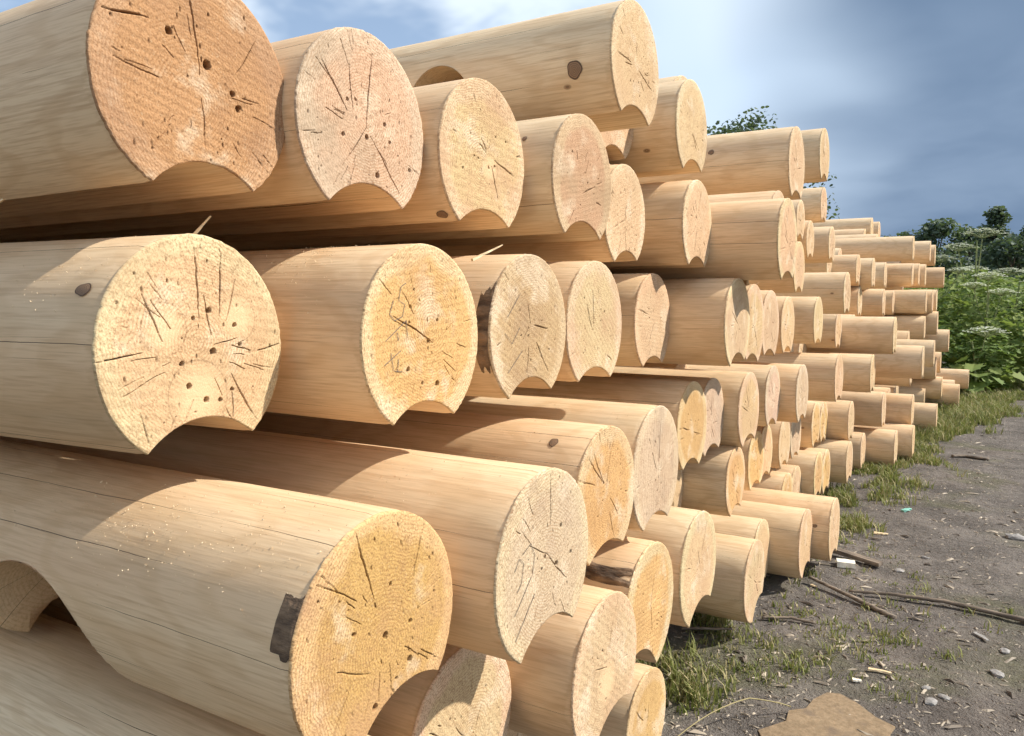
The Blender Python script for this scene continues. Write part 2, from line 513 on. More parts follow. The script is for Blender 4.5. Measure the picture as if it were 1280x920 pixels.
# ---------------------------------------------------------------- the log pile
# log: end X, Y along the pile, height relative to the eye, diameter
LOGT = {
    'D0': (-0.62, 0.735, -0.738, 0.315),
    'T1': (-0.783, 1.913, 0.62, 0.319),
    'T1b': (-0.976, 2.219, 0.603, 0.315),
    'T2': (-0.961, 2.807, 0.689, 0.318),
    'T2b': (-0.834, 2.521, 0.588, 0.315),
    'T3': (-0.713, 3.562, 0.63, 0.328),
    'T3b': (-0.834, 3.863, 0.702, 0.319),
    'T4': (-0.813, 4.81, 0.889, 0.315),
    'N2': (-1.202, 7.159, 0.909, 0.315),
    'N3': (-1.195, 6.17, 0.683, 0.314),
    'N4': (-1.172, 6.447, 0.557, 0.316),
    'N5': (-1.095, 6.962, 0.557, 0.315),
    'N6': (-1.477, 9.994, 0.61, 0.315),
    'A1': (-0.928, 0.718, 0.3, 0.314),
    'A2': (-0.899, 1.021, 0.303, 0.315),
    'A3': (-0.872, 1.346, 0.301, 0.315),
    'A4': (-0.814, 1.682, 0.299, 0.313),
    'A5': (-1.005, 2.234, 0.303, 0.303),
    'A6': (-0.825, 1.962, 0.249, 0.278),
    'A8': (-0.808, 2.522, 0.276, 0.302),
    'A9': (-0.676, 3.087, 0.305, 0.308),
    'A10': (-0.583, 2.806, 0.24, 0.3),
    'A11': (-0.946, 4.892, 0.259, 0.327),
    'B1': (-0.915, 0.699, -0.058, 0.314),
    'B2': (-0.791, 1.043, -0.049, 0.315),
    'B3': (-0.796, 1.406, -0.042, 0.315),
    'B4': (-0.8, 1.732, -0.037, 0.316),
    'B5': (-0.896, 2.371, -0.036, 0.315),
    'B6': (-0.71, 2.675, -0.042, 0.316),
    'B7': (-0.736, 3.0, -0.051, 0.315),
    'B8': (-0.786, 3.494, -0.06, 0.314),
    'B9': (-0.849, 4.157, -0.072, 0.313),
    'B10': (-0.858, 5.071, -0.057, 0.315),
    'B12': (-0.97, 7.473, -0.166, 0.315),
    'B13': (-0.582, 6.818, -0.181, 0.315),
    'B14': (-0.592, 10.649, -0.181, 0.315),
    'B15': (-0.482, 11.182, -0.122, 0.315),
    'K1': (-0.816, 5.9, 0.129, 0.315),
    'K2': (-1.026, 8.265, 0.105, 0.314),
    'K3': (-0.908, 9.211, 0.106, 0.315),
    'K4': (-0.924, 10.43, 0.122, 0.315),
    'K5': (-0.593, 10.733, 0.136, 0.315),
    'K6': (-0.54, 11.038, 0.146, 0.315),
    'K7': (-0.519, 11.537, 0.158, 0.315),
    'P1': (-1.029, 8.087, 0.4, 0.314),
    'P2': (-0.93, 8.391, 0.382, 0.316),
    'P3': (-0.958, 9.758, 0.418, 0.315),
    'P4': (-0.769, 10.964, 0.471, 0.315),
    'P5': (-0.718, 11.269, 0.484, 0.315),
    'P6': (-0.663, 11.573, 0.491, 0.315),
    'P7': (-0.508, 13.023, 0.521, 0.315),
    'U1': (-1.292, 11.275, 1.09, 0.315),
    'U2': (-1.297, 12.144, 1.126, 0.315),
    'U3': (-1.341, 11.019, 0.926, 0.315),
    'U4': (-1.156, 10.63, 0.819, 0.315),
    'U5': (-0.729, 10.334, 0.75, 0.315),
    'U6': (-0.644, 12.013, 0.825, 0.315),
    'U7': (-0.609, 12.502, 0.807, 0.315),
    'C1': (-0.643, 0.757, -0.415, 0.313),
    'C2': (-0.588, 1.099, -0.411, 0.314),
    'C3': (-0.687, 1.56, -0.405, 0.312),
    'C4': (-0.687, 1.867, -0.398, 0.326),
    'C5': (-0.835, 2.605, -0.396, 0.321),
    'C6': (-0.864, 2.931, -0.405, 0.314),
    'C7': (-0.803, 3.239, -0.404, 0.324),
    'C8': (-0.85, 3.876, -0.41, 0.314),
    'C9': (-0.771, 4.178, -0.417, 0.312),
    'C11': (-0.723, 5.041, -0.398, 0.309),
    'C12': (-0.701, 6.546, -0.468, 0.315),
    'C13': (-0.572, 8.509, -0.565, 0.315),
    'C14': (-0.423, 7.624, -0.43, 0.316),
    'C15': (-0.435, 9.696, -0.439, 0.315),
    'C16': (-0.361, 11.545, -0.354, 0.315),
    'C17': (-0.47, 12.334, -0.679, 0.315),
    'D1': (-0.743, 1.093, -0.739, 0.316),
    'D2': (-0.625, 1.435, -0.734, 0.32),
    'D3': (-0.664, 1.783, -0.726, 0.326),
    'D4': (-0.655, 2.137, -0.725, 0.327),
    'D6': (-0.824, 3.145, -0.683, 0.287),
    'D7': (-0.932, 3.927, -0.74, 0.312),
    'D8': (-0.955, 4.228, -0.747, 0.313),
    'D9': (-0.937, 4.609, -0.746, 0.31),
    'D10': (-0.938, 4.927, -0.743, 0.312),
    'D11': (-0.908, 5.419, -0.739, 0.316),
    'D12': (-0.936, 5.9, -0.787, 0.314),
    'D13': (-0.796, 6.204, -0.8, 0.316),
    'D14': (-0.671, 7.162, -0.807, 0.315),
    'D15': (-0.499, 7.83, -0.875, 0.315),
    'D17': (-0.222, 11.945, -1.079, 0.312),
    'D18': (-0.138, 13.542, -0.98, 0.315),
    'E1': (-0.717, 1.916, -1.092, 0.284),
    'E2': (-0.727, 3.103, -1.061, 0.326),
    'E3': (-0.793, 3.493, -1.07, 0.314),
    'E4': (-0.662, 3.801, -1.078, 0.326),
    'E5': (-0.584, 4.113, -1.075, 0.322),
    'E6': (-0.906, 4.569, -1.06, 0.311),
    'E7': (-0.915, 4.869, -1.071, 0.312),
    'E9': (-0.84, 5.165, -1.024, 0.31),
    'E10': (-0.84, 5.461, -1.05, 0.31),
    'E11': (-0.776, 6.046, -1.076, 0.318),
    'E12': (-0.782, 6.86, -1.12, 0.315),
    'E13': (-0.57, 7.187, -1.121, 0.313),
    'E14': (-0.47, 7.638, -1.122, 0.308),
    'E15': (-0.378, 9.59, -1.121, 0.313),
    'F3': (-0.952, 1.6, -1.115, 0.31),
    'F15': (-0.597, 11.4, -1.115, 0.31),
    'F18': (-0.311, 13.16, -1.115, 0.31),
    'F19': (-0.417, 11.66, -0.971, 0.31),
    'F26': (-0.724, 8.16, -0.851, 0.31),
    'F27': (-0.707, 8.76, -0.851, 0.31),
    'F38': (-0.488, 11.5, -0.707, 0.31),
    'F63': (-0.712, 9.98, -0.347, 0.31),
    'F66': (-1.168, 6.28, -0.323, 0.31),
    'F75': (-1.122, 5.54, -0.215, 0.31),
    'F77': (-0.953, 6.52, -0.143, 0.31),
    'F113': (-0.994, 12.42, 0.373, 0.31),
    'F114': (-1.053, 9.1, 0.385, 0.31),
    'F121': (-0.702, 8.46, -0.863, 0.29),
    'F122': (-0.995, 2.86, -0.695, 0.29),
    'F123': (-1.243, 7.8, 0.445, 0.29),
    'F125': (-0.988, 11.86, 0.565, 0.29),
    'F128': (-1.188, 3.52, -0.359, 0.27),
}

FACE_KIND = {}
FACE_KIND.update({"A1": "orange", "C1": "amber"})
for k in "A2 C2 C4 C6 C8 C9 D10 E8".split(): FACE_KIND[k] = 'grey'
for k in "B2 C3 C5 D5 D6 D7 D11 D12 E6 E9 D3 E1 E10".split(): FACE_KIND[k] = 'yellow'
for k in "B3 A4".split(): FACE_KIND[k] = 'brown'
PAL = {  # heart, sap, stain, stain amount
    'orange': ((0.50, 0.295, 0.155), (0.56, 0.36, 0.205), (0.34, 0.20, 0.125), 0.7),
    'grey':   ((0.63, 0.48, 0.345), (0.69, 0.56, 0.41), (0.43, 0.34, 0.27), 0.6),
    'yellow': ((0.64, 0.435, 0.205), (0.73, 0.585, 0.36), (0.50, 0.31, 0.15), 0.5),
    'amber':  ((0.60, 0.375, 0.155), (0.68, 0.48, 0.25), (0.46, 0.30, 0.17), 0.6),
    'brown':  ((0.53, 0.38, 0.24), (0.62, 0.48, 0.32), (0.36, 0.26, 0.17), 0.6),
    'pale':   ((0.65, 0.485, 0.31), (0.72, 0.58, 0.39), (0.50, 0.35, 0.22), 0.55),
}
ADJ = {'orange': 'orange-brown', 'amber': 'yellow-orange', 'grey': 'whitish grey', 'yellow': 'yellow', 'brown': 'brownish', 'pale': 'pale'}


def profile(D, n, hc=0.28, dp=0.10):
    """outline of a log with a lengthwise groove underneath; returns (m,2) y,z, starting at one tip"""
    R = D/2
    hcD = hc*D
    tz = -math.sqrt(R*R-hcD*hcD)
    apex = tz + dp*D
    rho = (hcD*hcD + (dp*D)**2)/(2*dp*D)
    zc = apex - rho
    a0 = math.atan2(tz, hcD)                 # right tip
    a1 = math.pi - a0                        # left tip (going ccw over the top)
    nn = int(n*0.82)
    th = np.linspace(a0, a1, nn)
    arc = np.stack([R*np.cos(th), R*np.sin(th)], -1)
    b0 = math.atan2(tz-zc, -hcD); b1 = math.atan2(tz-zc, hcD)
    ng = max(6, n-nn)
    tb = np.linspace(b0, b1, ng+2)[1:-1]
    gr = np.stack([rho*np.cos(tb), zc+rho*np.sin(tb)], -1)
    return np.concatenate([arc, gr]), nn


def log_body(D, L, n, xs, rng, hc, dp, notch=None, roll=0.0):
    pr, nn = profile(D, n, hc, dp)
    m = len(pr)
    xs = np.asarray(xs)
    K = len(xs)
    V = np.zeros((K, m, 3))
    vn = VN(rng.randrange(99999))
    th = np.arctan2(pr[:, 1], pr[:, 0])
    for k, x in enumerate(xs):
        amp = min(1.0, -x/0.15)
        s = 1 + amp*0.010*(vn.fbm(np.full(m, x*1.5+40), 8+3*np.cos(th), 3)-0.45) + amp*0.006*(vn(np.full(m, 9+x*7), 20+2*np.sin(th))-0.5)
        V[k, :, 0] = x
        V[k, :, 1] = pr[:, 0]*s
        V[k, :, 2] = pr[:, 1]*s
    V[0, :, 1:] *= 0.985
    if notch:
        xc, zc, rho = notch
        c, sn = math.cos(roll), math.sin(roll)
        Yw = V[:, :, 1]*c - V[:, :, 2]*sn
        Zw = V[:, :, 1]*sn + V[:, :, 2]*c
        dx = V[:, :, 0] - xc
        ok = np.abs(dx) < rho
        hz = zc + np.sqrt(np.maximum(0, rho*rho - dx*dx))
        Zn = np.where(ok, np.maximum(Zw, hz), Zw)
        V[:, :, 1] = Yw*c + Zn*sn
        V[:, :, 2] = -Yw*sn + Zn*c
    verts = V.reshape(-1, 3)
    i = np.arange(K-1)[:, None]; j = np.arange(m)[None, :]
    jn = (j+1) % m
    q = np.stack([i*m+j, i*m+jn, (i+1)*m+jn, (i+1)*m+j], -1).reshape(-1, 4)
    c0 = len(verts)
    verts = np.vstack([verts, [[xs[-1], 0, 0]]])
    jj = np.arange(m)
    tr = np.stack([np.full(m, c0), (K-1)*m+jj, (K-1)*m+(jj+1) % m], -1)
    me = fast_mesh('log_body', verts, q, tr)
    # the groove edges and the sawn ends stay crisp
    ed = np.zeros(len(me.edges)*2, np.int32)
    me.edges.foreach_get('vertices', ed)
    ed = ed.reshape(-1, 2)
    a, b = ed[:, 0], ed[:, 1]
    inb = (a < c0) & (b < c0)
    sh = inb & (((a % m == 0) & (b % m == 0)) | ((a % m == nn-1) & (b % m == nn-1)))
    sh |= inb & (a//m == K-1) & (b//m == K-1)
    if notch:
        sh[:] |= False
    at = me.attributes.new('sharp_edge', 'BOOLEAN', 'EDGE')
    at.data.foreach_set('value', sh)
    return me


def seg_dist(P, A, B):
    d = B-A
    L2 = (d*d).sum()+1e-12
    t = np.clip(((P-A)@d)/L2, 0, 1)
    return np.linalg.norm(P-(A+t[:, None]*d), axis=1), t


def log_face(D, n, nr, rng, hc, dp, cracks=None, holes=None, knots=(), detail=1.0):
    pr, nn = profile(D, n, hc, dp)
    m = len(pr)
    s = np.linspace(0, 1, nr+1)[1:]
    s = np.concatenate([s*0.993, [0.999]])
    K = len(s)
    P = (pr[None]*s[:, None, None]).reshape(-1, 2)
    P = np.vstack([P, [[0, 0]]])
    vn = VN(rng.randrange(99999))
    rimq = np.concatenate([np.repeat(s, m), [0]])
    tq = np.arctan2(P[:, 1], P[:, 0])
    burr = 1 + 0.012*(vn(tq*26+90, np.full(len(P), 3.3))-0.42)*(vn(tq*3+40, np.full(len(P), 8.3)) > .35)
    P = P*np.where(rimq > 0.975, burr, 1.0)[:, None]
    x = (vn.fbm(P[:, 0]*60+70, P[:, 1]*60+70, 4)-0.47)*0.0011*detail
    x += (vn(P[:, 0]*420+70, P[:, 1]*420+70)-0.5)*0.0005*detail
    ca = rng.uniform(0, 3.14)
    u = P[:, 0]*math.cos(ca)+P[:, 1]*math.sin(ca)
    x += np.sin(u*rng.uniform(380, 560)+3*vn(P[:, 0]*9+9, P[:, 1]*9+9))*0.0002*detail
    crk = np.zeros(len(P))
    if cracks is None:
        cracks = []
        pith = np.array([rng.uniform(-.02, .02), rng.uniform(-.03, .02)])
        for k in range(rng.randint(3, 6)):
            a = rng.uniform(0, 6.283)
            r0 = rng.uniform(0.0, 0.20)*D
            r1 = r0 + rng.uniform(0.07, 0.30)*D
            cracks.append((pith, a, r0, min(r1, 0.47*D), rng.uniform(0.0006, 0.0013)))
        for k in range(rng.randint(3, 8)):     # short side checks
            a = rng.uniform(0, 6.283)
            r0 = rng.uniform(0.25, 0.40)*D
            cracks.append((pith, a, r0, min(r0 + rng.uniform(0.03, 0.10)*D, 0.485*D), rng.uniform(0.0006, 0.0011)))
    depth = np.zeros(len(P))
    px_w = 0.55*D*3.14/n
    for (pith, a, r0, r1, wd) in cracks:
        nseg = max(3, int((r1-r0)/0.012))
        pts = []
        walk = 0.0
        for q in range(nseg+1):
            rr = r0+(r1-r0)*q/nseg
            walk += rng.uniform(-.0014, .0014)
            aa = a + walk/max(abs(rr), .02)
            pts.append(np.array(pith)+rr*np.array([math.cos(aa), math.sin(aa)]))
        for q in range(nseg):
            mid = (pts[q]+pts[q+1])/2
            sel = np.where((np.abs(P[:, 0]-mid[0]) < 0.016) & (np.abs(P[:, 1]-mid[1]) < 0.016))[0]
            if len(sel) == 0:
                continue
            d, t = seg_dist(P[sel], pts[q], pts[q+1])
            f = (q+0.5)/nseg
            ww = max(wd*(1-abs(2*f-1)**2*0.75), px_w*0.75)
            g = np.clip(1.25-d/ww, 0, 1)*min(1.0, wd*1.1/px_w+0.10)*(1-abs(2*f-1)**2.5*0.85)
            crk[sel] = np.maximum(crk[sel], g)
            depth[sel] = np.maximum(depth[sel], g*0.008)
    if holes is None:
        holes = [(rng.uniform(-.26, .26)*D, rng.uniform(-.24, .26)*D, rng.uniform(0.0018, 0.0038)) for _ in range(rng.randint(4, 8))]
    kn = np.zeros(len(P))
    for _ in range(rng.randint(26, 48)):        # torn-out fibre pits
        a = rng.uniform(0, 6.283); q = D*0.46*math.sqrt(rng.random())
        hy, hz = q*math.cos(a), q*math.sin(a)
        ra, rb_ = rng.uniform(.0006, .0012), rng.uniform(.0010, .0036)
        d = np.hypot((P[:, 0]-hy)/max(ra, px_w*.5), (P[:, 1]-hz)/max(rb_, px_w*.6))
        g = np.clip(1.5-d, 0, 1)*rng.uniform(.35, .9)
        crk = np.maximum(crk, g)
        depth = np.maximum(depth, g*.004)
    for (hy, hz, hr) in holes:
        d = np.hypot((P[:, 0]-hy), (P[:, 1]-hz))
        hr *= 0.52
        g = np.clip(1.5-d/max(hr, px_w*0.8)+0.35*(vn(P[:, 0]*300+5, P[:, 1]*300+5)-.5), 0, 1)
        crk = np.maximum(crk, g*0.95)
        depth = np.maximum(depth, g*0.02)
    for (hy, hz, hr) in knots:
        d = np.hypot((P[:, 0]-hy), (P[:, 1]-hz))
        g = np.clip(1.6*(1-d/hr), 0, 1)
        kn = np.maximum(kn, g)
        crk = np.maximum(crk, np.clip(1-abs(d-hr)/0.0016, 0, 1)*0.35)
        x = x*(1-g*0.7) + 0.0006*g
    x = x - depth
    rim = np.concatenate([np.repeat(s, m), [0]])
    x = np.where(rim > 0.985, np.minimum(x*0.3, 0)-0.0006, x)
    x = np.where(rim > 0.9985, -0.0045, x)
    V = np.stack([x, P[:, 0], P[:, 1]], -1)
    i = np.arange(K-1)[:, None]; j = np.arange(m)[None, :]
    jn = (j+1) % m
    q = np.stack([i*m+j, (i+1)*m+j, (i+1)*m+jn, i*m+jn], -1).reshape(-1, 4)
    c0 = K*m
    jj = np.arange(m)
    tr = np.stack([np.full(m, c0), jj, (jj+1) % m], -1)
    me = fast_mesh('log_end', V, q, tr)
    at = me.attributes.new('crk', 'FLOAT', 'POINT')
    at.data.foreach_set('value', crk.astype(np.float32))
    at = me.attributes.new('knot', 'FLOAT', 'POINT')
    at.data.foreach_set('value', kn.astype(np.float32))
    return me


def ribbon(pts, wd, off=0.0012):
    """pencil stroke lying on a log end, pts in face y,z"""
    pts = [np.array(p, float) for p in pts]
    V = []; Q = []
    for k, p in enumerate(pts):
        a = pts[max(0, k-1)]; b = pts[min(len(pts)-1, k+1)]
        d = (b-a)/(np.linalg.norm(b-a)+1e-9)
        nrm = np.array([-d[1], d[0]])*wd/2
        V.append((off, *(p+nrm))); V.append((off, *(p-nrm)))
    for k in range(len(pts)-1):
        Q.append((2*k, 2*k+1, 2*k+3, 2*k+2))
    return V, Q


def surface_patch(D, x0, x1, a0, a1, nx, na, lift, rng, ragged=0.25, thick=0.0):
    """patch hugging the log side between x0..x1 (along) and angles a0..a1 (deg from +Y over +Z)"""
    vn = VN(rng.randrange(9999))
    V = []; Q = []
    for i in range(nx+1):
        fx = i/nx
        for j in range(na+1):
            fa = j/na
            cx = (fx-.5)*2; ca = (fa-.5)*2
            jx = (vn(np.array(fa*6+3.), np.array(1.7))-.5)*ragged*abs(cx)
            ja = (vn(np.array(fx*7+3.), np.array(9.3))-.5)*ragged*abs(ca)*1.4
            x = x0+(x1-x0)*min(max(fx+jx, -0.2), 1.0 if x1 > -0.02 else 1.2)
            a = math.radians(a0+(a1-a0)*(fa+ja))
            edge = min(1, 3.2*(1-abs(cx)), 3.2*(1-abs(ca)))
            R = D/2 + lift*(-0.4+1.4*edge) + thick*edge*(float(vn(np.array(fx*9+30), np.array(fa*5+30)))-.3)
            V.append((x, R*math.cos(a), R*math.sin(a)))
    for i in range(nx):
        for j in range(na):
            k = i*(na+1)+j
            Q.append((k, k+1, k+na+2, k+na+1))
    return fast_mesh('patch', V, Q)


def knot_mesh(D, xc, ang, rx, ra, lift=0.0004):
    """round knot bulging a hair out of the log side"""
    n, nr = 28, 6
    V = []; T = []; Q = []; UV = []
    a0 = math.radians(ang)
    for k in range(nr+1):
        f = k/nr
        for j in range(n):
            t = 2*math.pi*j/n
            wob = 1+0.06*math.sin(3*t+xc*40)+0.04*math.sin(5*t+1)
            x = xc+rx*f*math.cos(t)*wob
            a = a0+ra*f*math.sin(t)*wob/(D/2)
            R = D/2+lift*(1.6-f*f*2.0)+0.0016
            V.append((x, R*math.cos(a), R*math.sin(a)))
            UV.append((0.5+0.5*f*math.cos(t), 0.5+0.5*f*math.sin(t)))
    for k in range(nr):
        for j in range(n):
            jn = (j+1) % n
            Q.append((k*n+j, k*n+jn, (k+1)*n+jn, (k+1)*n+j))
    me = fast_mesh('knot', V, Q)
    uvl = me.uv_layers.new(name='UVMap')
    li = np.zeros(len(me.loops), np.int32)
    me.loops.foreach_get('vertex_index', li)
    uvl.data.foreach_set('uv', np.array(UV, np.float32)[li].ravel())
    return me


ROLLS = {'C1': 16, 'C2': 4, 'B1': 2, 'B2': 0, 'A1': 3, 'A2': 2, 'A3': 1, 'D3': -20, 'D2': 14, 'D4': 8, 'E2': 25, 'E4': 10}
NOTCH = {  # saddle notches: world X of the centre, height relative to the eye, radius
    'C1': (-1.205, -0.565, 0.187), 'T1': (-1.29, 0.555, 0.100)}
YAWS = {'B1': 4.5, 'A1': 0.0}
LOGS = []
ORD = ['nearest', 'second', 'third', 'fourth', 'fifth', 'sixth', 'seventh', 'eighth', 'ninth', 'tenth', 'eleventh', 'twelfth',
       'thirteenth', 'fourteenth', 'fifteenth', 'sixteenth', 'seventeenth', 'eighteenth', 'nineteenth', 'twentieth']
SPECIAL = {
    'T1': 'topmost log of the pile with a big round dark knot on its side',
    'A1': 'big log at the top left corner with an orange-brown sawn end',
    'A2': 'log with a star-cracked pinkish grey end right beside the orange-brown top left log',
    'B1': 'log at left, eye level, end full of cracks, spike holes and knots',
    'B2': 'yellow-ended log with pencil scribbles on its end, second at eye level',
    'B3': 'brownish-ended log with a dark bark stain beside its end, third at eye level',
    'C1': 'huge log at bottom left, yellow-orange end, black bark scrap and a notch underneath',
    'C2': 'log with slashes pencilled on a white-streaked end, right of the bottom left log',
    'D0': 'dark log lying under the notched bottom left log, its end out of the picture',
    'D1': 'shaded log half hidden beneath the huge bottom left log',
    'D3': 'log with a dark strip of bark left along its near side',
    'T4': 'highest log at the right end of the near pile, dark hole under it',
    'E1': 'lowest log end at the bottom edge of the picture, beside a grass tuft',
}


def px_height(v):
    X, Y, Z, D = v
    dep = Vector((X, Y, Z)).dot(fw)
    return F_PX*D/dep


def course_label():
    """which one: counted along its course from the camera end"""
    near = {'T': 'top', 'A': 'fifth', 'B': 'eye-level fourth', 'C': 'third', 'D': 'second', 'E': 'bottom'}
    far = {'U': 'top', 'P': 'second', 'K': 'third', 'B': 'fourth', 'C': 'fifth', 'D': 'sixth', 'E': 'bottom', 'N': 'stub'}
    lab = {}
    for letter in 'TABCDE':
        ks = sorted([k for k in LOGT if k[0] == letter and LOGT[k][1] < 6.0], key=lambda k: LOGT[k][1])
        for i, k in enumerate(ks):
            fk = ADJ[FACE_KIND.get(k, 'pale')]
            frm = 'nearest the camera' if i == 0 else ORD[i]+' from the camera'
            lab[k] = '%s-ended log, %s in the %s course of the near stack' % (fk.split()[-1], frm, near[letter])
    for letter in 'UPKBCDEN':
        ks = sorted([k for k in LOGT if k[0] == letter and k not in lab], key=lambda k: LOGT[k][1])
        for i, k in enumerate(ks):
            frm = 'nearest' if i == 0 else ORD[i]+' along'
            if letter == 'N':
                lab[k] = 'short-looking log, %s in the small group below the top right of the near stack' % frm
            else:
                c = far[letter]
                lab[k] = 'log of the far stack, %s in its %s course%s' % (frm, c, ' counted from the top' if c not in ('top', 'bottom') else '')
    lab.update(SPECIAL)
    return lab


# features of the nearest ends (face coordinates as fractions of the diameter, y to the right, z up)
HOLES = {
    'B1': [(.07, -.01, .007), (-.10, -.05, .005), (-.07, -.15, .006), (.06, .17, .006), (-.03, .14, .004), (.20, .10, .005), (.23, .01, .0045),
           (.02, -.22, .006), (.10, -.23, .005), (.17, -.19, .004)],
    'B2': [(.02, -.01, .006), (-.13, .17, .004), (.10, .10, .005), (-.15, -.15, .0055), (.10, -.24, .007), (-.03, -.23, .004), (-.14, .09, .003)],
    'C1': [(.01, -.02, .007), (.17, -.06, .0045), (-.15, .10, .004), (.12, -.22, .007), (-.13, -.27, .007), (.10, .17, .004), (.02, -.24, .003)],
    'A2': [(0, -.05, .006), (.15, .04, .005), (-.18, -.06, .005), (.19, -.05, .0045), (-.14, .12, .004), (-.08, .13, .0035), (.36, -.18, .005), (.08, -.24, .007)],
    'A1': [(.04, .10, .009), (-.14, .20, .007), (.20, -.06, .007), (.17, .0, .006)],
    'C2': [(.10, -.03, .008), (.16, .16, .006), (-.02, .05, .005), (.27, -.02, .005), (-.06, .0, .004)],
}
CR = {
    'B1': [((.07, .02), 1.72, .04, .22, .0022), ((.0, .2), 1.62, -.06, .24, .0028), ((.12, .2), 1.50, -.05, .22, .0026), ((.15, .12), 1.25, .0, .2, .0016),
           ((.08, .02), .15, .0, .13, .002), ((.18, .01), -.3, .0, .12, .0018), ((.4, -.02), .1, -.06, .08, .0026), ((-.5, -.01), .06, .0, .21, .0022),
           ((.17, -.12), -1.0, .0, .27, .0024), ((.17, -.2), -1.6, .0, .12, .0013), ((-.3, -.12), .35, -.1, .12, .0014), ((-.28, .25), -1.2, .0, .22, .0018),
           ((-.1, -.3), 1.2, .0, .1, .001), ((.25, -.08), -.35, .0, .13, .001), ((-.3, -.3), 1.9, -.06, .07, .001), ((-.15, .1), 2.2, .0, .15, .001)],
    'A2': [((.0, .0), 1.42, .0, .40, .003), ((.0, .0), -2.3, .0, .25, .0022), ((.03, -.04), -.85, .0, .38, .0026), ((-.32, .28), -.9, .0, .28, .003),
           ((-.12, .3), -1.5, .0, .22, .0018), ((.1, -.3), -1.4, .0, .16, .0014), ((-.1, -.2), -1.9, .0, .16, .0013), ((-.3, .05), -.3, .0, .12, .001)],
    'B2': [((.06, -.02), 2.75, .0, .36, .003), ((.15, .02), .5, .0, .12, .001), ((.28, -.03), -.3, .0, .1, .001)],
    'C1': [((.0, .05), 1.65, .12, .46, .0026), ((-.1, .22), 2.3, .0, .25, .0014), ((-.2, -.05), 2.5, -.1, .1, .0011), ((-.1, -.3), -2.4, .0, .2, .0022),
           ((.25, .0), .0, .0, .16, .0012), ((.3, .2), 1.0, -.1, .1, .0011), ((-.3, -.15), .75, -.1, .1, .001), ((.0, -.15), -1.7, .0, .2, .0012)],
    'A1': [((.0, .05), 1.62, .0, .46, .0024), ((.0, -.05), -1.55, .0, .2, .002), ((-.35, .22), .05, -.08, .12, .003), ((.2, .1), .9, .0, .2, .0012), ((-.2, .0), 2.9, .0, .2, .0012)],
    'C2': [((.0, .06), -.75, .0, .30, .0024), ((-.0, .06), 2.6, .0, .2, .0016), ((.05, .3), 1.5, -.1, .17, .0022)],
}
FK = {'B1': [(.22, .13, .034), (-.02, -.20, .05), (-.18, .10, .035)], 'A3': [(.05, -.05, .03)], 'D2': [(-.03, -.07, .05)]}
# pencilled builder's marks
PENCIL = {
    'B2': [[(-.27, .20), (-.30, .13), (-.26, .10), (-.20, .12), (-.18, .18), (-.23, .20), (-.21, .27), (-.17, .29)],
           [(-.33, .0), (-.17, .10)], [(-.24, .04), (-.23, .0)], [(-.17, .10), (-.16, .02)],
           [(-.34, -.12), (-.21, -.05)], [(-.29, -.06), (-.27, -.15), (-.2, -.16)], [(-.23, -.09), (-.24, -.16)]],
    'C2': [[(-.34, -.14), (-.17, .0)], [(-.34, -.27), (-.14, -.10)], [(-.33, .08), (-.28, .13), (-.24, .09), (-.27, .0), (-.31, -.03)], [(-.25, .14), (-.17, .17), (-.13, .10), (-.16, .0)]],
    'B3': [[(-.3, .1), (-.15, .24)], [(-.33, .0), (-.25, -.07), (-.15, .03)], [(-.3, -.25), (-.12, -.12)]],
}


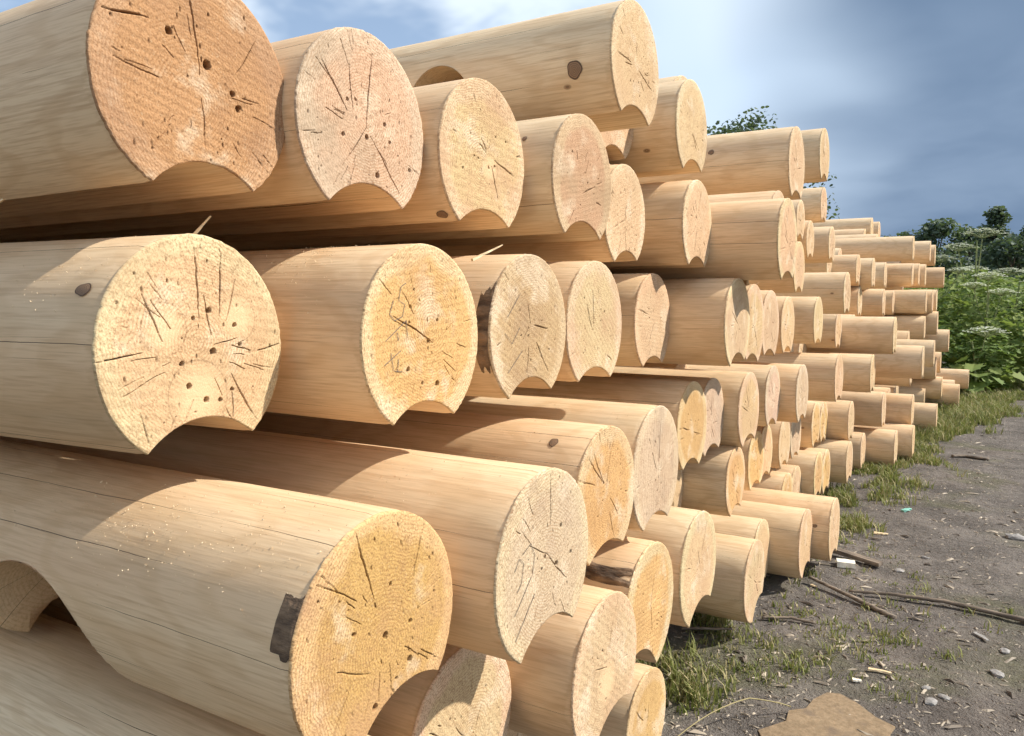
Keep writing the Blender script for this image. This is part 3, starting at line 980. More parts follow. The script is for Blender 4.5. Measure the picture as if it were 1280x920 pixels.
def build_logs():
    labels = course_label()
    proto_body = {}
    proto_face = {}
    cz = [('bottom', -1.09), ('second', -.75), ('third', -.42), ('fourth', -.06), ('fifth', .29), ('top', .62)]
    FILL_LABEL = {}
    cnt = {}
    for key in sorted([k for k in LOGT if k[0] == 'F'], key=lambda k: LOGT[k][1]):
        cname = min(cz, key=lambda c: abs(c[1]-LOGT[key][2]))[0]
        i = cnt.get(cname, 0); cnt[cname] = i+1
        FILL_LABEL[key] = 'recessed log sitting back in a gap, %s such from the camera in the %s course' % (ORD[min(i, 19)], cname)
    for key, (X, Y, Z, D) in LOGT.items():
        rng = random.Random(hash_str(key))
        ph = px_height((X, Y, Z, D))
        filler = key[0] == 'F'
        roll = math.radians(ROLLS.get(key, rng.uniform(-5, 5)))
        root = empty('log', (X, Y, CAMH+Z), (roll, 0, math.radians(YAWS.get(key, rng.uniform(-0.25, 0.25)))))
        seed = rng.uniform(0.05, 0.95)
        L = rng.uniform(4.6, 5.2) + X*0.0
        near = ph > 62 and not filler
        hc, dp = rng.uniform(.26, .30), rng.uniform(.085, .115)
        if near:
            n = int(min(700, max(110, ph*2.3)))
            if key in ('B1', 'A1', 'A2', 'B2', 'C1', 'C2'):
                n = 760
            nr = n//6
            nb = int(min(150, max(56, ph*0.5)))
            xs = [-0.003, -0.02, -0.06] + list(np.arange(-0.1, -1.0, -0.05)) + list(np.arange(-1.0, -L, -0.25)) + [-L]
            notch = None
            if key in NOTCH:
                xw, zw, rho = NOTCH[key]
                notch = (xw-X, zw-Z, rho)
                xs = sorted(set(xs) | set(np.linspace(notch[0]-rho*1.0001, notch[0]+rho*1.0001, 60)), reverse=True)
                nb = 200
            body_me = log_body(D, L, nb, xs, rng, hc, dp, notch, roll)
            sc = lambda lst: [(a*D, b*D, c) for a, b, c in lst]
            cr = None
            if key in CR:
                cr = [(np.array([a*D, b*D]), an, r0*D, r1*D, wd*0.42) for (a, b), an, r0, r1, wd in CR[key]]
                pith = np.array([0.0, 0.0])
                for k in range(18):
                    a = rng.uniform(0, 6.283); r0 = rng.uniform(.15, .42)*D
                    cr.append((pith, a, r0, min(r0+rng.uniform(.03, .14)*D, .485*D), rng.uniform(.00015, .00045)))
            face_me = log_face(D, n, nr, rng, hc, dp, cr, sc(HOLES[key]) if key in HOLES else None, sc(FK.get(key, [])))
        else:
            v = rng.randrange(5)
            if v not in proto_body:
                xs = [-0.003, -0.03, -0.2, -0.5, -1, -1.8, -3, -5]
                r3 = random.Random(v+77)
                proto_body[v] = log_body(0.314, 5.0, 44, xs, r3, .28, .10)
                proto_face[v] = log_face(0.314, 70, 12, r3, .28, .10, detail=0.8)
            body_me, face_me = proto_body[v], proto_face[v]
            root.scale = (1, D/0.314, D/0.314)
        kind = FACE_KIND.get(key, 'pale')
        heart, sap, stain, sa = PAL[kind]
        jit = lambda c: [min(1, max(0, q*(1+rng.uniform(-.05, .05)))) for q in c]
        b = obj('body', body_me, M['side'], root)
        b['seed'] = seed
        b['weather'] = rng.uniform(0.0, 0.30)
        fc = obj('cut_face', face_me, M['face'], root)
        fc['seed'] = seed
        fc['heart'] = jit(heart); fc['sap'] = jit(sap); fc['stain'] = jit(stain); fc['stain_amount'] = sa
        fc['radius'] = D/2 if near else 0.157
        if key in PENCIL and near:
            for st in PENCIL[key]:
                Vv, Q = ribbon([(a*D, c*D) for a, c in st], 0.0013)
                obj('pencil_mark', fast_mesh('pencil_mark', Vv, Q), M['pencil'], fc)
        if filler:
            tag(root, FILL_LABEL[key], 'log', 'logs set back inside the stacks')
        else:
            tag(root, labels[key], 'log', 'logs of the near stack' if Y < 6 else 'logs of the far stack')
        if kind == 'pale' and near and key not in SPECIAL and rng.random() < 0:
            pass
        LOGS.append((key, root, D, X, Y, Z, roll))
    byk = {k[0]: k for k in LOGS}

    def knot(key, xoff, ang, rx, ra):
        k = byk[key]
        obj('knot', knot_mesh(k[2], xoff, ang-math.degrees(k[6]), rx, ra), M['knot'], k[1])
    # angles in degrees from the far side (+Y) over the top; the camera side is 180
    knot('T1', -0.098, 192, 0.020, 0.022)
    knot('C3', -0.085, 127, 0.010, 0.012)
    knot('A3', -0.030, 228, 0.013, 0.009)
    knot('T3', -0.330, 158, 0.013, 0.012)
    knot('E5', -0.069, 163, 0.013, 0.008)
    knot('B1', -0.045, 150, 0.014, 0.009)
    knot('A4', -0.086, 147, 0.006, 0.007)
    knot('D1', -0.10, 146, 0.016, 0.016)
    knot('A9', -0.2, 200, 0.007, 0.006)
    knot('B6', -0.23, 205, 0.007, 0.006)

    def bark(key, x0, x1, a0, a1, *a, **kw):
        k = byk[key]
        ro = math.degrees(k[6])
        obj('bark_scrap', surface_patch(k[2], x0, x1, a0-ro, a1-ro, *a, **kw), M['bark'], k[1])
    rb = random.Random(3)
    bark('C1', -0.036, -0.004, 146, 172, 20, 20, 0.0007, rb, 0.10, 0.0008)
    bark('B3', -0.036, -0.004, 150, 212, 16, 24, 0.0007, rb, 0.22, 0.0008)
    bark('D3', -0.22, -0.004, 126, 143, 30, 10, 0.005, rb, 0.35, 0.006)


def hash_str(s):
    h = 7
    for c in s:
        h = (h*131+ord(c)) % 1000003
    return h


build_logs()


# ---------------------------------------------------------------- splinters, chips and sawdust on the pile
def wedge_mesh(L, wd, th, seed, taper=0.35, jit=0.1):
    """a split piece of wood: ragged, tapering, uneven"""
    r = random.Random(seed)
    K = 7
    V = []; Q = []
    for k in range(K):
        f = k/(K-1)
        s = 1-(1-taper)*f
        y0 = r.uniform(-1.2, 1.2)*jit*wd
        for (a, b) in ((-.5, -.5), (.5, -.42), (.46, .5), (-.4, .45)):
            V.append((L*(f-.5)+r.uniform(-.02, .02)*L*(k in (0, K-1)), (a+r.uniform(-jit, jit))*wd*s+y0, (b+r.uniform(-jit, jit))*th*s))
    for k in range(K-1):
        for j in range(4):
            jn = (j+1) % 4
            Q.append((k*4+j, k*4+jn, (k+1)*4+jn, (k+1)*4+j))
    Q.append((3, 2, 1, 0)); e = (K-1)*4
    Q.append((e, e+1, e+2, e+3))
    return fast_mesh('split_piece', V, Q, smooth=False)


def put(name, me, mat, loc, direction, label, cat, group=None, spin=0.0, drop=False):
    o = obj(name, me, mat)
    d = Vector(direction).normalized()
    o.rotation_euler = (d.to_track_quat('X', 'Z') @ Matrix.Rotation(spin, 3, 'X').to_quaternion()).to_euler()
    o.location = loc
    tag(o, label, cat, group)
    return o


def W(X, Y, Z):
    return (X, Y, Z+CAMH)


put('wood_splinter', wedge_mesh(0.055, 0.011, 0.006, 1), M['splinter'], W(-1.02, 0.78, 0.117), (0.3, 0.55, 0.75),
    'pale splinter poking up between the two logs at upper left', 'splinter', 'splinters caught in the pile')
put('wood_splinter', wedge_mesh(0.075, 0.014, 0.006, 2), M['splinter'], W(-1.19, 0.56, 0.125), (0.6, 0.4, 0.5),
    'pale splinter at the left picture edge under the top left log', 'splinter', 'splinters caught in the pile')
put('wood_splinter', wedge_mesh(0.075, 0.010, 0.005, 3), M['splinter'], W(-0.83, 1.29, 0.112), (0.45, 0.75, 0.42),
    'slim curved splinter lying across the tops of the eye-level logs', 'splinter', 'splinters caught in the pile')
put('wood_splinter', wedge_mesh(0.075, 0.022, 0.010, 4, 0.7), M['splinter'], W(-0.72, 2.80, 0.135), (0.05, 0.1, 1),
    'small upright splinter standing on a log left of the far stack', 'splinter', 'splinters caught in the pile')
put('wood_splinter', wedge_mesh(0.05, 0.012, 0.006, 5), M['splinter'], W(-0.97, 3.95, 0.135), (0.6, 0.2, 0.5),
    'tiny splinter in the gap right of the large middle logs', 'splinter', 'splinters caught in the pile')


def build_sawdust():
    rng = np.random.RandomState(4)
    V = []; T = []
    spots = [('B2', -.22, .06, 120, 22, 420), ('C1', -.42, .10, 135, 16, 420), ('C1', -.12, .07, 130, 20, 260), ('C1', -.30, .2, 120, 25, 240),
             ('C2', -.2, .12, 120, 25, 200), ('C3', -.14, .1, 120, 25, 160), ('A8', -.12, .06, 118, 16, 240), ('B1', -.12, .05, 135, 12, 140),
             ('B4', -.1, .06, 110, 20, 100), ('B6', -.14, .1, 120, 14, 130), ('C4', -.14, .1, 115, 25, 120), ('A4', -.1, .08, 115, 18, 90)]
    info = {k[0]: k for k in LOGS}
    for key, xc, sx_, ac, sa, n in spots:
        k = info[key]
        root, D = k[1], k[2]
        mw = Matrix.Translation(root.location) @ root.rotation_euler.to_matrix().to_4x4()
        for _ in range(int(n*0.7)):
            x = xc+rng.randn()*sx_
            if x > -0.004:
                continue
            a = math.radians(ac+rng.randn()*sa)-root.rotation_euler[0]
            R = D/2+0.0012
            s = rng.uniform(.0003, .0009)
            c = np.array([x, R*math.cos(a), R*math.sin(a)])
            b = len(V)
            for q in range(4):
                p = c+rng.randn(3)*s
                V.append((mw @ Vector(p))[:])
            T += [(b, b+1, b+2), (b, b+2, b+3), (b, b+3, b+1), (b+1, b+3, b+2)]
    o = obj('sawdust', fast_mesh('sawdust', V, None, T, False), M['sawdust'])
    tag(o, 'pale sawdust sprinkled on the tops of the near logs', 'sawdust', None, 'stuff')


build_sawdust()


# ---------------------------------------------------------------- things lying in the yard
def gz(x, y):
    return float(ground_z(x, y))


def stick(pts, r0, r1, seed, label, cat='stick', name='stick'):
    r = random.Random(seed)
    P = [Vector((x, y, gz(x, y)+z)) for x, y, z in pts]
    Q2 = []
    for k in range(len(P)-1):
        for q in range(8):
            Q2.append(P[k].lerp(P[k+1], q/8)+Vector((0, r.uniform(-.0012, .0012), r.uniform(-.001, .001))))
    Q2.append(P[-1])
    V = []; Q = []
    n = 5
    for k, p in enumerate(Q2):
        f = k/(len(Q2)-1)
        rad = r0+(r1-r0)*f
        d = (Q2[min(k+1, len(Q2)-1)]-Q2[max(k-1, 0)]).normalized()
        s = d.cross(Vector((0, 0, 1))).normalized(); t = s.cross(d)
        for j in range(n):
            a = 2*math.pi*j/n
            rr = rad*(1+r.uniform(-.10, .10))
            v = p+s*math.cos(a)*rr*1.25+t*math.sin(a)*rr*0.8
            V.append(v[:])
    for k in range(len(Q2)-1):
        for j in range(n):
            jn = (j+1) % n
            Q.append((k*n+j, k*n+jn, (k+1)*n+jn, (k+1)*n+j))
    c = len(V)
    V.append(Q2[0][:]); V.append(Q2[-1][:])
    T = [(c, (j+1) % n, j) for j in range(n)]
    e = (len(Q2)-1)*n
    T += [(c+1, e+j, e+(j+1) % n) for j in range(n)]
    base = np.array(Q2[0])
    me = fast_mesh(name, np.array(V)-base, Q, T)
    o = obj(name, me, M['oldwood'])
    o.location = base
    tag(o, label, cat)


stick([(-.65, 3.85, .03), (-.45, 3.72, .02), (-.26, 3.58, .005)], .008, .013, 1, 'short grey stick slanting toward the long strip on the dirt')
stick([(-.47, 3.80, .012), (-.28, 3.82, .022), (-.09, 3.84, .022), (.2, 3.80, .018), (.75, 3.70, .01)], .007, .016, 2, 'long dark wooden strip lying on the dirt at right')
stick([(-.74, 3.30, .012), (-.63, 3.34, .015), (-.53, 3.33, .008)], .008, .006, 3, 'small twig on the dirt under the overhanging log')
stick([(-.98, 2.98, .02), (-.90, 3.0, .03), (-.80, 3.06, .03)], .008, .006, 7, 'pale twig in the grass beneath the jutting logs')
stick([(-.18, 8.0, .012), (-.08, 8.05, .016), (.1, 8.0, .012)], .02, .016, 8, 'dark stick on the road far right beyond the grass')
put('board_offcut', wedge_mesh(0.30, 0.05, 0.022, 9, 0.85, 0.03), M['oldwood'], (-.52, 4.33, gz(-.52, 4.33)+.025), (0.85, -.4, -.03),
    'grey flat piece of board behind the white offcut', 'board')
put('wood_offcut', wedge_mesh(0.085, 0.07, 0.028, 10, 0.9, 0.02), M['block'], (-.54, 4.22, gz(-.54, 4.22)+.016), (1, .2, 0),
    'small white block of wood on the dirt by the logs', 'offcut')
put('plastic_scrap', wedge_mesh(0.06, 0.035, 0.012, 12, 0.7), M['teal'], (-.37, 5.65, gz(-.37, 5.65)+.012), (.7, .7, .2),
    'teal scrap of plastic lying on the road', 'scrap')


def cardboard():
    pts = [(-.395, 2.755), (-.355, 2.765), (-.30, 2.735), (-.235, 2.665), (-.175, 2.615), (-.185, 2.56), (-.165, 2.50), (-.20, 2.36), (-.30, 2.20), (-.42, 2.24), (-.50, 2.32), (-.535, 2.385), (-.47, 2.47), (-.475, 2.535), (-.435, 2.60), (-.425, 2.68)]
    c = np.array(pts).mean(0)
    V = [(c[0], c[1], gz(*c)+.008)]
    for f in (0.5, 0.8, 1.0):
        for k, p in enumerate(pts):
            q = c+(np.array(p)-c)*f
            V.append((q[0], q[1], gz(*q)+.007+.0025*math.sin(k*2.1)*f))
    n = len(pts)
    T = [(0, 1+k, 1+(k+1) % n) for k in range(n)]
    Q = []
    for r in range(2):
        for k in range(n):
            Q.append((1+r*n+k, 1+(r+1)*n+k, 1+(r+1)*n+(k+1) % n, 1+r*n+(k+1) % n))
    b = len(V)
    for k in range(n):
        x, y, z = V[1+2*n+k]
        V.append((x, y, z-.006))
    c2 = len(V)
    for k in range(n):
        V.append(V[1+2*n+k])
    for k in range(n):
        Q.append((c2+k, b+k, b+(k+1) % n, c2+(k+1) % n))
    base = np.array([c[0], c[1], gz(*c)])
    o = obj('cardboard_sheet', fast_mesh('cardboard_sheet', np.array(V)-base, Q, T, True), M['card'])
    o.location = base
    tag(o, 'torn brown sheet of cardboard lying on the dirt at the bottom edge', 'cardboard')


cardboard()


def stone_mesh(seed, s):
    bm = bmesh.new()
    bmesh.ops.create_icosphere(bm, subdivisions=2, radius=1)
    for v in bm.verts:
        k = 1+0.35*mnoise.noise(v.co*1.3+Vector((seed*3.1, 0, 0)))+.12*mnoise.noise(v.co*3.7+Vector((seed, 5, 0)))
        v.co = Vector((v.co.x*1.25*k, v.co.y*.85*k, v.co.z*.42*k))*s
    me = bpy.data.meshes.new('stone')
    bm.to_mesh(me); bm.free()
    for p in me.polygons:
        p.use_smooth = False
    return me


ST = [(.22, 5.26, .045, 'bluish grey stone on the road at the right picture edge'),
      (-.09, 2.86, .022, 'small grey stone on the dirt at the lower right'),
      (-.055, 2.92, .017, 'pebble right behind the small grey stone at lower right'),
      (-.11, 2.97, .014, 'pebble left behind the small grey stone at lower right'),
      (.10, 3.22, .024, 'flat grey stone below the pale chip at right'),
      (-.30, 4.27, .022, 'whitish stone on the road beside the white wood block'),
      (.13, 3.45, .020, 'flat stone at the right picture edge below the long strip'),
      (-.20, 4.55, .018, 'pale pebble on the road behind the long strip')]
for k, (x, y, s, lab) in enumerate(ST):
    o = obj('stone', stone_mesh(k+1, s), M['stone'])
    o.location = (x, y, gz(x, y)+s*.2)
    o.rotation_euler = (0, 0, k*1.3)
    tag(o, lab, 'stone', 'stones lying on the yard')

CH = [(.05, 3.55, .085, .022, (.5, -.75, .05), 'pale flat wood chip lying on the dirt below the long strip'),
      (-.26, 3.02, .075, .016, (1, .1, 0), 'long pale wood chip on the dirt in front of the cardboard'),
      (-.45, 4.93, .075, .028, (1, .0, 0), 'pale wood chip on the road near the moss patch'),
      (-.46, 4.80, .055, .018, (1, .1, 0), 'narrow wood chip just in front of the one near the moss'),
      (-.62, 3.80, .03, .014, (1, -.4, 0), 'little pale chip beside the short grey stick'),
      (-.32, 2.90, .03, .02, (1, .3, 0), 'small chip just behind the cardboard corner')]
for k, (x, y, L_, w_, d, lab) in enumerate(CH):
    put('wood_chip', wedge_mesh(L_, w_, .008, 30+k, .6), M['splinter'] if k in (1, 4) else M['oldwood'] if k == 3 else M['block'] if k == 5 else M['stone'] if k == 0 else M['splinter'],
        (x, y, gz(x, y)+.008), d, lab, 'wood chip', 'wood chips lying on the yard')


def build_litter():
    """bark crumbs, gravel and chips trodden into the yard"""
    rng = np.random.RandomState(8)
    V = []; T = []
    for k in range(15000):
        u = rng.rand()
        y = 1.9+12*u**1.7
        x = rng.uniform(-1.1, 0.4+0.45*(y-1.5))
        s = rng.uniform(.0014, .0050)*(1+(rng.rand() < .12)*1.4)
        L = s*rng.uniform(1, 4.5)
        a = rng.uniform(0, 6.28)
        z = gz(x, y)
        d = np.array([math.cos(a), math.sin(a), rng.uniform(-.12, .2)])
        e = np.array([-math.sin(a), math.cos(a), rng.uniform(-.2, .2)])
        b = len(V)
        c = np.array([x, y, z+s*.25])
        for (p, q, h) in ((-1, -.8, 0), (1, -.5, 0), (.8, .7, 0), (-.9, .6, 0), (rng.uniform(-.5, .5), rng.uniform(-.4, .4), .9)):
            V.append(c+d*L*p*rng.uniform(.7, 1.1)+e*s*q*rng.uniform(.7, 1.2)+np.array([0, 0, s*h*.8]))
        T += [(b, b+1, b+4), (b+1, b+2, b+4), (b+2, b+3, b+4), (b+3, b, b+4)]
    o = obj('ground_litter', fast_mesh('ground_litter', np.array(V), None, T, False), M['litter'])
    tag(o, 'crumbs of bark, gravel and chips trodden into the dirt', 'litter', None, 'stuff')


build_litter()


# ---------------------------------------------------------------- grass
def edge_x(y):
    """right-hand border of the grassy verge along the pile"""
    ys = [1.5, 2.5, 4.5, 5.3, 6.0, 6.6, 9.1, 11.5, 14.0, 20, 60]
    xs = [-.75, -.70, -.90, -.52, -.62, -.42, -.12, .28, .62, .95, 4.0]
    return float(np.interp(y, ys, xs))


def build_grass():
    rng = np.random.RandomState(21)
    gn = VN(5)
    tufts = []
    patches = [(-.93, 3.20, .13, .14, 60), (-.84, 3.05, .10, .10, 26), (-.78, 2.50, .09, .11, 46), (-.95, 2.72, .14, .12, 44), (-.70, 2.78, .10, .10, 22),
               (-.60, 5.05, .12, .22, 60), (-.74, 5.0, .10, .3, 40), (-.33, 3.30, .13, .22, 26), (-.55, 2.95, .18, .22, 26), (-.62, 3.4, .15, .15, 18), (-.5, 3.05, .3, .35, 22), (-.45, 3.1, .5, .75, 30), (-.3, 3.7, .5, .6, 30), (-.6, 4.3, .35, .6, 28)]
    for (cx, cy, sx_, sy_, n) in patches:
        for _ in range(n):
            x, y = cx+rng.randn()*sx_*.55, cy+rng.randn()*sy_*.55
            tufts.append((x, y, rng.uniform(.02, .075)*(1.0 if n > 30 else .55), int(rng.uniform(6, 15))))
    for _ in range(9500):
        y = 5.6+17*rng.rand()**1.35
        xe = edge_x(y)
        x = xe-abs(rng.randn())*0.6+rng.randn()*.13
        if x < -1.9:
            continue
        d = gn.fbm(np.array(x*2.2+30), np.array(y*2.2+30), 3)
        if d < (.42 if y < 7 else .34)+.10*(x > xe-.12):
            continue
        tufts.append((x, y, rng.uniform(.03, .12)*(.5+.8*d)*(1.2 if y > 9 else .8), int(rng.uniform(5, 10))))
    V = []; Q = []; T = []; V2 = []; Q2 = []; T2 = []
    for (x, y, h, n) in tufts:
        for _ in range(n):
            dry = rng.rand() < .26
            VV, QQ, TT = (V2, Q2, T2) if dry else (V, Q, T)
            a = rng.uniform(0, 6.28)
            bx, by = x+rng.randn()*.018, y+rng.randn()*.018
            z = gz(bx, by)-.004
            hh = h*rng.uniform(.5, 1.35)
            lean = rng.uniform(.15, 1.1)*hh
            wd = rng.uniform(.0016, .0036)*(1+.10*max(0, y-3))
            d = np.array([math.cos(a), math.sin(a), 0]); e = np.array([-math.sin(a), math.cos(a), 0])*wd
            p0 = np.array([bx, by, z]); p1 = p0+d*lean*.3+np.array([0, 0, hh*.62]); p2 = p0+d*lean+np.array([0, 0, hh*.95])
            b = len(VV)
            VV += [p0-e, p0+e, p1+e*.8, p1-e*.8, p2]
            QQ.append((b, b+1, b+2, b+3)); TT.append((b+3, b+2, b+4))
    o = obj('grass', fast_mesh('grass', np.array(V), Q, T), M['grass'])
    tag(o, 'rough green grass along the foot of the log pile', 'grass', None, 'stuff')
    o = obj('dry_grass', fast_mesh('dry_grass', np.array(V2), Q2, T2), M['straw'])
    tag(o, 'dry straw-coloured blades among the green grass', 'dry grass', None, 'stuff')


build_grass()
# one long dry stalk in front of the cardboard
_pts = [(-.74, 2.12), (-.66, 2.30), (-.58, 2.45), (-.47, 2.54)]
_V = []; _Q = []
for k in range(13):
    f = k/12*3
    i = min(2, int(f)); q = f-i
    x = _pts[i][0]*(1-q)+_pts[i+1][0]*q; y = _pts[i][1]*(1-q)+_pts[i+1][1]*q
    z = gz(x, y)+.02+.05*math.sin(math.pi*k/12)
    for j in range(4):
        a = j*math.pi/2
        _V.append((x+.0022*math.cos(a)*.8, y-.0022*math.cos(a)*.6, z+.0022*math.sin(a)))
for k in range(12):
    for j in range(4):
        _Q.append((k*4+j, k*4+(j+1) % 4, (k+1)*4+(j+1) % 4, (k+1)*4+j))
tag(obj('grass_stalk', fast_mesh('grass_stalk', _V, _Q), M['straw']), 'single long dry grass stalk arching over the dirt by the cardboard', 'grass stalk')


# ---------------------------------------------------------------- weeds and trees
def leaf_template():
    """lobed leaf, unit length along x, slightly folded"""
    o = [(0, 0), (.16, .14), (.12, .34), (.34, .30), (.42, .48), (.58, .28), (.78, .30), (.80, .12), (1, 0)]
    V = [(x, 0, .0) for x, _ in o] + [(x, y, .22*y) for x, y in o[1:-1]] + [(x, -y, .22*y) for x, y in o[1:-1]]
    n = len(o)
    T = []
    up_ = lambda k: n+k-1; dn = lambda k: n+(n-2)+k-1
    for k in range(n-1):
        a, b = k, k+1
        if k == 0:
            T += [(a, b, up_(1)), (a, dn(1), b)]
        elif k == n-2:
            T += [(a, b, up_(k)), (a, dn(k), b)]
        else:
            T += [(a, b, up_(b)), (a, up_(b), up_(a)), (a, dn(b), b), (a, dn(a), dn(b))]
    return np.array(V), np.array(T)


LV, LT = leaf_template()
SV = np.array([(0, 0, 0), (.35, .22, .03), (.75, .16, .02), (1, 0, -.04), (.75, -.16, .02), (.35, -.22, .03)])
ST_ = np.array([(0, 1, 5), (1, 2, 5), (2, 4, 5), (2, 3, 4)])


def scatter(points, dirs, sizes, TV, TT, rng, tilt=0.6):
    """instances of a little leaf mesh merged into arrays"""
    n = len(points)
    az = np.arctan2(dirs[:, 1], dirs[:, 0])
    pt = dirs[:, 2]
    rl = rng.uniform(-tilt, tilt, n)
    ca, sa = np.cos(az), np.sin(az); cp, sp = np.cos(pt), np.sin(pt); cr, sr = np.cos(rl), np.sin(rl)
    Rz = np.zeros((n, 3, 3)); Rz[:, 0, 0] = ca; Rz[:, 0, 1] = -sa; Rz[:, 1, 0] = sa; Rz[:, 1, 1] = ca; Rz[:, 2, 2] = 1
    Ry = np.zeros((n, 3, 3)); Ry[:, 0, 0] = cp; Ry[:, 0, 2] = -sp; Ry[:, 2, 0] = sp; Ry[:, 2, 2] = cp; Ry[:, 1, 1] = 1
    Rx = np.zeros((n, 3, 3)); Rx[:, 0, 0] = 1; Rx[:, 1, 1] = cr; Rx[:, 1, 2] = -sr; Rx[:, 2, 1] = sr; Rx[:, 2, 2] = cr
    Rm = Rz@Ry@Rx
    V = np.einsum('nij,kj->nki', Rm, TV)*sizes[:, None, None]+points[:, None, :]
    T = TT[None]+(np.arange(n)*len(TV))[:, None, None]
    return V.reshape(-1, 3), T.reshape(-1, 3)


def build_undergrowth():
    rng = np.random.RandomState(31)
    gn = VN(77)
    P = []
    while len(P) < 34000:
        y = 14.6+20*rng.rand()**1.5
        xl = -2.6-(y-14)*.25
        x = rng.uniform(xl, 1.0+(y-14)*.55)
        e = edge_x(y)+.10+.25*(gn(np.array(y*1.7), np.array(3.))-.5)
        if x > e+ (y-17)*.55 + 1.4 or (y < 15.3 and x > e-.4):
            continue
        top = 1.15+1.1*gn.fbm(np.array(x*.8+20), np.array(y*.8+20), 3)+.05*(y-14)
        top *= min(1, .35+(y-14.4)*.35)
        if gn.fbm(np.array(x*1.6+60), np.array(y*1.6+60), 2) < .26:
            top *= .55
        z = top*(1-rng.rand()**2*.9)
        P.append((x, y, z))
    P = np.array(P)
    n = len(P)
    d = np.stack([rng.randn(n), rng.randn(n)-.5, rng.uniform(-.7, .25, n)], -1)
    s = rng.uniform(.06, .17, n)*(.8+.02*(P[:, 1]-14))
    V, T = scatter(P, d, s, LV, LT, rng)
    o = obj('undergrowth', fast_mesh('undergrowth', V, None, T, False), M['weed'])
    tag(o, 'dense mass of big-leaved green weeds beyond the end of the pile', 'weeds', None, 'stuff')


build_undergrowth()


def tube(V, Q, pts, r0, r1, n=5):
    b = len(V)
    K = len(pts)
    for k, p in enumerate(pts):
        p = Vector(p)
        d = (Vector(pts[min(k+1, K-1)])-Vector(pts[max(k-1, 0)])).normalized()
        s = d.cross(Vector((.3, .9, .1))).normalized()
        t = s.cross(d)
        rr = r0+(r1-r0)*k/(K-1)
        for j in range(n):
            a = 2*math.pi*j/n
            V.append((p+s*math.cos(a)*rr+t*math.sin(a)*rr)[:])
    for k in range(K-1):
        for j in range(n):
            jn = (j+1) % n
            Q.append((b+k*n+j, b+k*n+jn, b+(k+1)*n+jn, b+(k+1)*n+j))


def hogweed(x, y, h, umbels, seed, label):
    """tall umbellifer: ribbed stem, big lobed leaves, flat white flower plates on spokes"""
    r = random.Random(seed); rng = np.random.RandomState(seed)
    z0 = gz(x, y)
    root = empty('hogweed', (x, y, z0))
    V = []; Q = []
    bend = (r.uniform(-.1, .1), r.uniform(-.1, .1))
    main = [(bend[0]*f*f, bend[1]*f*f, h*f) for f in (0, .25, .5, .75, 1)]
    tube(V, Q, main, .024, .012, 6)
    for k, (ux, uz, ur) in enumerate(umbels):
        f0 = r.uniform(.50, .80)
        st = (bend[0]*f0*f0, bend[1]*f0*f0, min(h*f0, uz*.8))
        uy = r.uniform(-.25, .15)
        en = (ux, uy, uz)
        mid = ((st[0]*.45+en[0]*.55), (st[1]*.5+en[1]*.5), (st[2]*.62+en[2]*.38))
        tube(V, Q, [st, mid, en], .012, .007, 5)
        UV_ = []; UQ = []; PV = []
        ns = 22
        for j in range(ns):
            a = j*2.399; rr = ur*math.sqrt((j+.6)/ns)
            tip = (en[0]+rr*math.cos(a), en[1]+rr*math.sin(a), en[2]+.30*ur*(1-(rr/ur)**2)+.24*ur)
            tube(UV_, UQ, [en, ((en[0]+tip[0])*.5, (en[1]+tip[1])*.5, en[2]+(tip[2]-en[2])*.62), tip], .0045, .003, 3)
            for q in range(16):
                b = 6.283*r.random(); ra = ur*.22*math.sqrt(r.random())
                PV.append((tip[0]+ra*math.cos(b), tip[1]+ra*math.sin(b), tip[2]+.014*r.random()))
        um = obj('flower_umbel', fast_mesh('umbel_spokes', UV_, UQ), M['stem'], root)
        PV = np.array(PV); n = len(PV)
        d = np.stack([rng.randn(n), rng.randn(n), rng.uniform(-.2, .3, n)], -1)
        v, t = scatter(PV, d, rng.uniform(.018, .036, n), SV*np.array([1, 1.7, 1])-np.array([.5, 0, 0]), ST_, rng, .4)
        obj('florets', fast_mesh('florets', v, None, t, False), M['umbel'], um)['kind'] = 'stuff'
    obj('stem', fast_mesh('stem', V, Q), M['stem'], root)
    nl = 26
    zs = rng.uniform(.15, .72, nl)*h
    az = rng.uniform(0, 6.28, nl)
    rad = rng.uniform(.05, .45, nl)
    P = np.stack([rad*np.cos(az), rad*np.sin(az), zs], -1)
    d = np.stack([np.cos(az), np.sin(az), rng.uniform(-.5, .1, nl)], -1)
    for k in range(nl):
        v, t = scatter(P[k:k+1], d[k:k+1], np.array([r.uniform(.28, .55)*(1-.35*zs[k]/h)]), LV, LT, rng)
        obj('leaf', fast_mesh('leaf', v, None, t, False), M['weed'], root)
    tag(root, label, 'hogweed', 'hogweeds beyond the end of the pile')


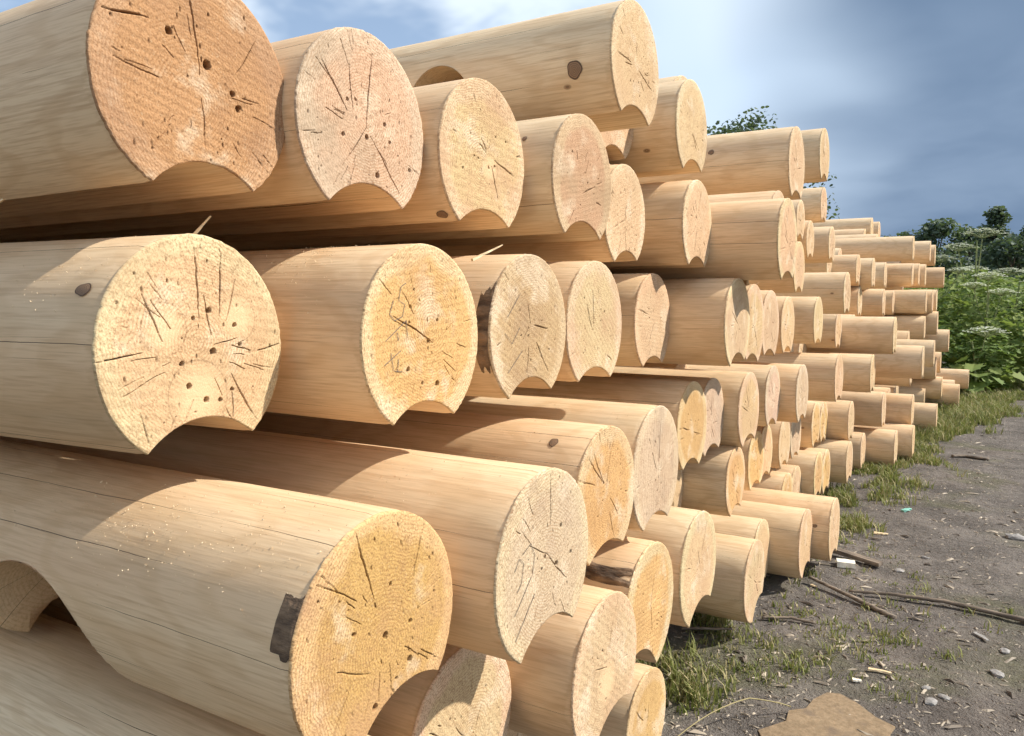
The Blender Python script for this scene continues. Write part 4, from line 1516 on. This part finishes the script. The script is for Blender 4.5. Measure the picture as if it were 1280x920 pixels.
HW = [(-.15, 16.5, 2.6, [(.08, 2.62, .32), (-.28, 2.40, .27)], 'tallest hogweed with a broad white flower plate against dark trees'),
      (-.75, 16.2, 2.2, [(.05, 2.22, .25), (.35, 2.0, .2)], 'hogweed with a white flower plate right beside the pile end'),
      (.45, 17.0, 1.9, [(-.1, 1.98, .27), (.35, 1.80, .24)], 'hogweed with two lower flower plates at the right'),
      (.05, 15.6, 1.7, [(-.2, 1.72, .2), (.2, 1.60, .22), (.0, 1.86, .24)], 'shorter many-headed hogweed in the middle of the weeds'),
      (1.1, 18.5, 2.0, [(-.3, 2.05, .28), (.3, 1.85, .25)], 'hogweed at the right picture edge in front of dark trees'),
      (-.05, 14.6, .85, [(.1, .92, .30)], 'low hogweed with a creamy flower plate near the grass'),
      (.65, 18.2, 1.7, [(.1, 1.62, .28), (-.4, 1.55, .22)], 'hogweed with drooping flower plates behind the right weeds'),
      (-.4, 17.8, 2.3, [(.2, 2.08, .26), (.5, 1.9, .22)], 'hogweed standing half hidden behind the tallest one')]
for k, (x, y, h, um, lab) in enumerate(HW):
    hogweed(x, y, h, um, 50+k, lab)


def tree(x, y, h, rad, seed, label, leaves=3800, base=0.25, size=(.10, .2), spire=0.0, clumps=26):
    rng = np.random.RandomState(seed); r = random.Random(seed)
    root = empty('tree', (x, y, gz(x, y)-.05))
    V = []; Q = []
    bx, by = r.uniform(-.3, .3), r.uniform(-.3, .3)
    tube(V, Q, [(bx*f*f, by*f*f, h*.88*f) for f in (0, .2, .4, .6, .8, 1)], h*.022, h*.005, 8)
    tips = []
    for k in range(clumps):
        f = base+(1-base)*(k+.5)/clumps
        zz = h*f
        prof = math.sin(math.pi*min(1, (f-base)/(1-base)*.86+.14))**.7
        if spire:
            prof *= (1-spire*(f-base)/(1-base))
        a = k*2.399+r.uniform(-.4, .4)
        rr = rad*prof*r.uniform(.45, 1.0)
        tip = (bx*f*f+rr*math.cos(a), by*f*f+rr*math.sin(a), min(zz+r.uniform(0, .1)*h, h))
        st = (bx*(f*.8)**2, by*(f*.8)**2, zz*.80)
        tube(V, Q, [st, ((st[0]+tip[0])/2, (st[1]+tip[1])/2, (st[2]+tip[2])/2+.05*rr), tip], h*.007, h*.0022, 5)
        tips.append((tip, rad*r.uniform(.22, .40)*(.6+.4*prof)))
    obj('trunk', fast_mesh('trunk', V, Q), M['bark_tree'], root)
    P = []
    per = leaves//clumps
    for (tp, cr) in tips:
        g = rng.randn(per, 3); g /= np.linalg.norm(g, axis=1)[:, None]
        g *= (rng.rand(per)**.45)[:, None]*cr*np.array([1, 1, .75])
        P.append(np.array(tp)+g)
    P = np.concatenate(P); n = len(P)
    d = np.stack([rng.randn(n), rng.randn(n), rng.uniform(-1.0, .5, n)], -1)
    v, t = scatter(P, d, rng.uniform(*size, n), SV*np.array([1, 1.5, 1]), ST_, rng, 1.2)
    obj('crown', fast_mesh('crown', v, None, t, False), M['tree'], root)
    tag(root, label, 'tree', 'trees behind the pile')


tree(-4.75, 18.0, 5.42, 2.1, 1, 'leafy tree whose top shows above and right of the near stack', 7500, .3, (.06, .12), 0, 44)
TR = [(-1.5, 33, 4.55, 1.9, 'low dark tree just right of the pile top', .25), (.3, 36, 5.25, 1.9, 'pointed dark tree behind the tallest hogweed', .85),
      (1.4, 38, 4.7, 1.9, 'rounded dark tree right of the pointed one', .2), (2.6, 34, 5.35, 1.7, 'dark tree at the right picture edge with a ragged top', .3),
      (-.6, 40, 4.9, 1.8, 'dark tree left of the pointed one', .3), (3.9, 37, 5.2, 2.0, 'farther dark tree beyond the right picture edge', .2),
      (.9, 30, 3.6, 1.6, 'bushy dark tree low behind the hogweeds', .1), (2.2, 28, 3.1, 1.5, 'dark bushy tree low at the right picture edge', .1),
      (-3.2, 38, 4.6, 2.0, 'dark tree standing hidden behind the far stack', .2)]
for k, (x, y, h, rad, lab, sp) in enumerate(TR):
    tree(x, y, h, rad, 60+k, lab, 6500, .02, (.08, .20), sp, 44)
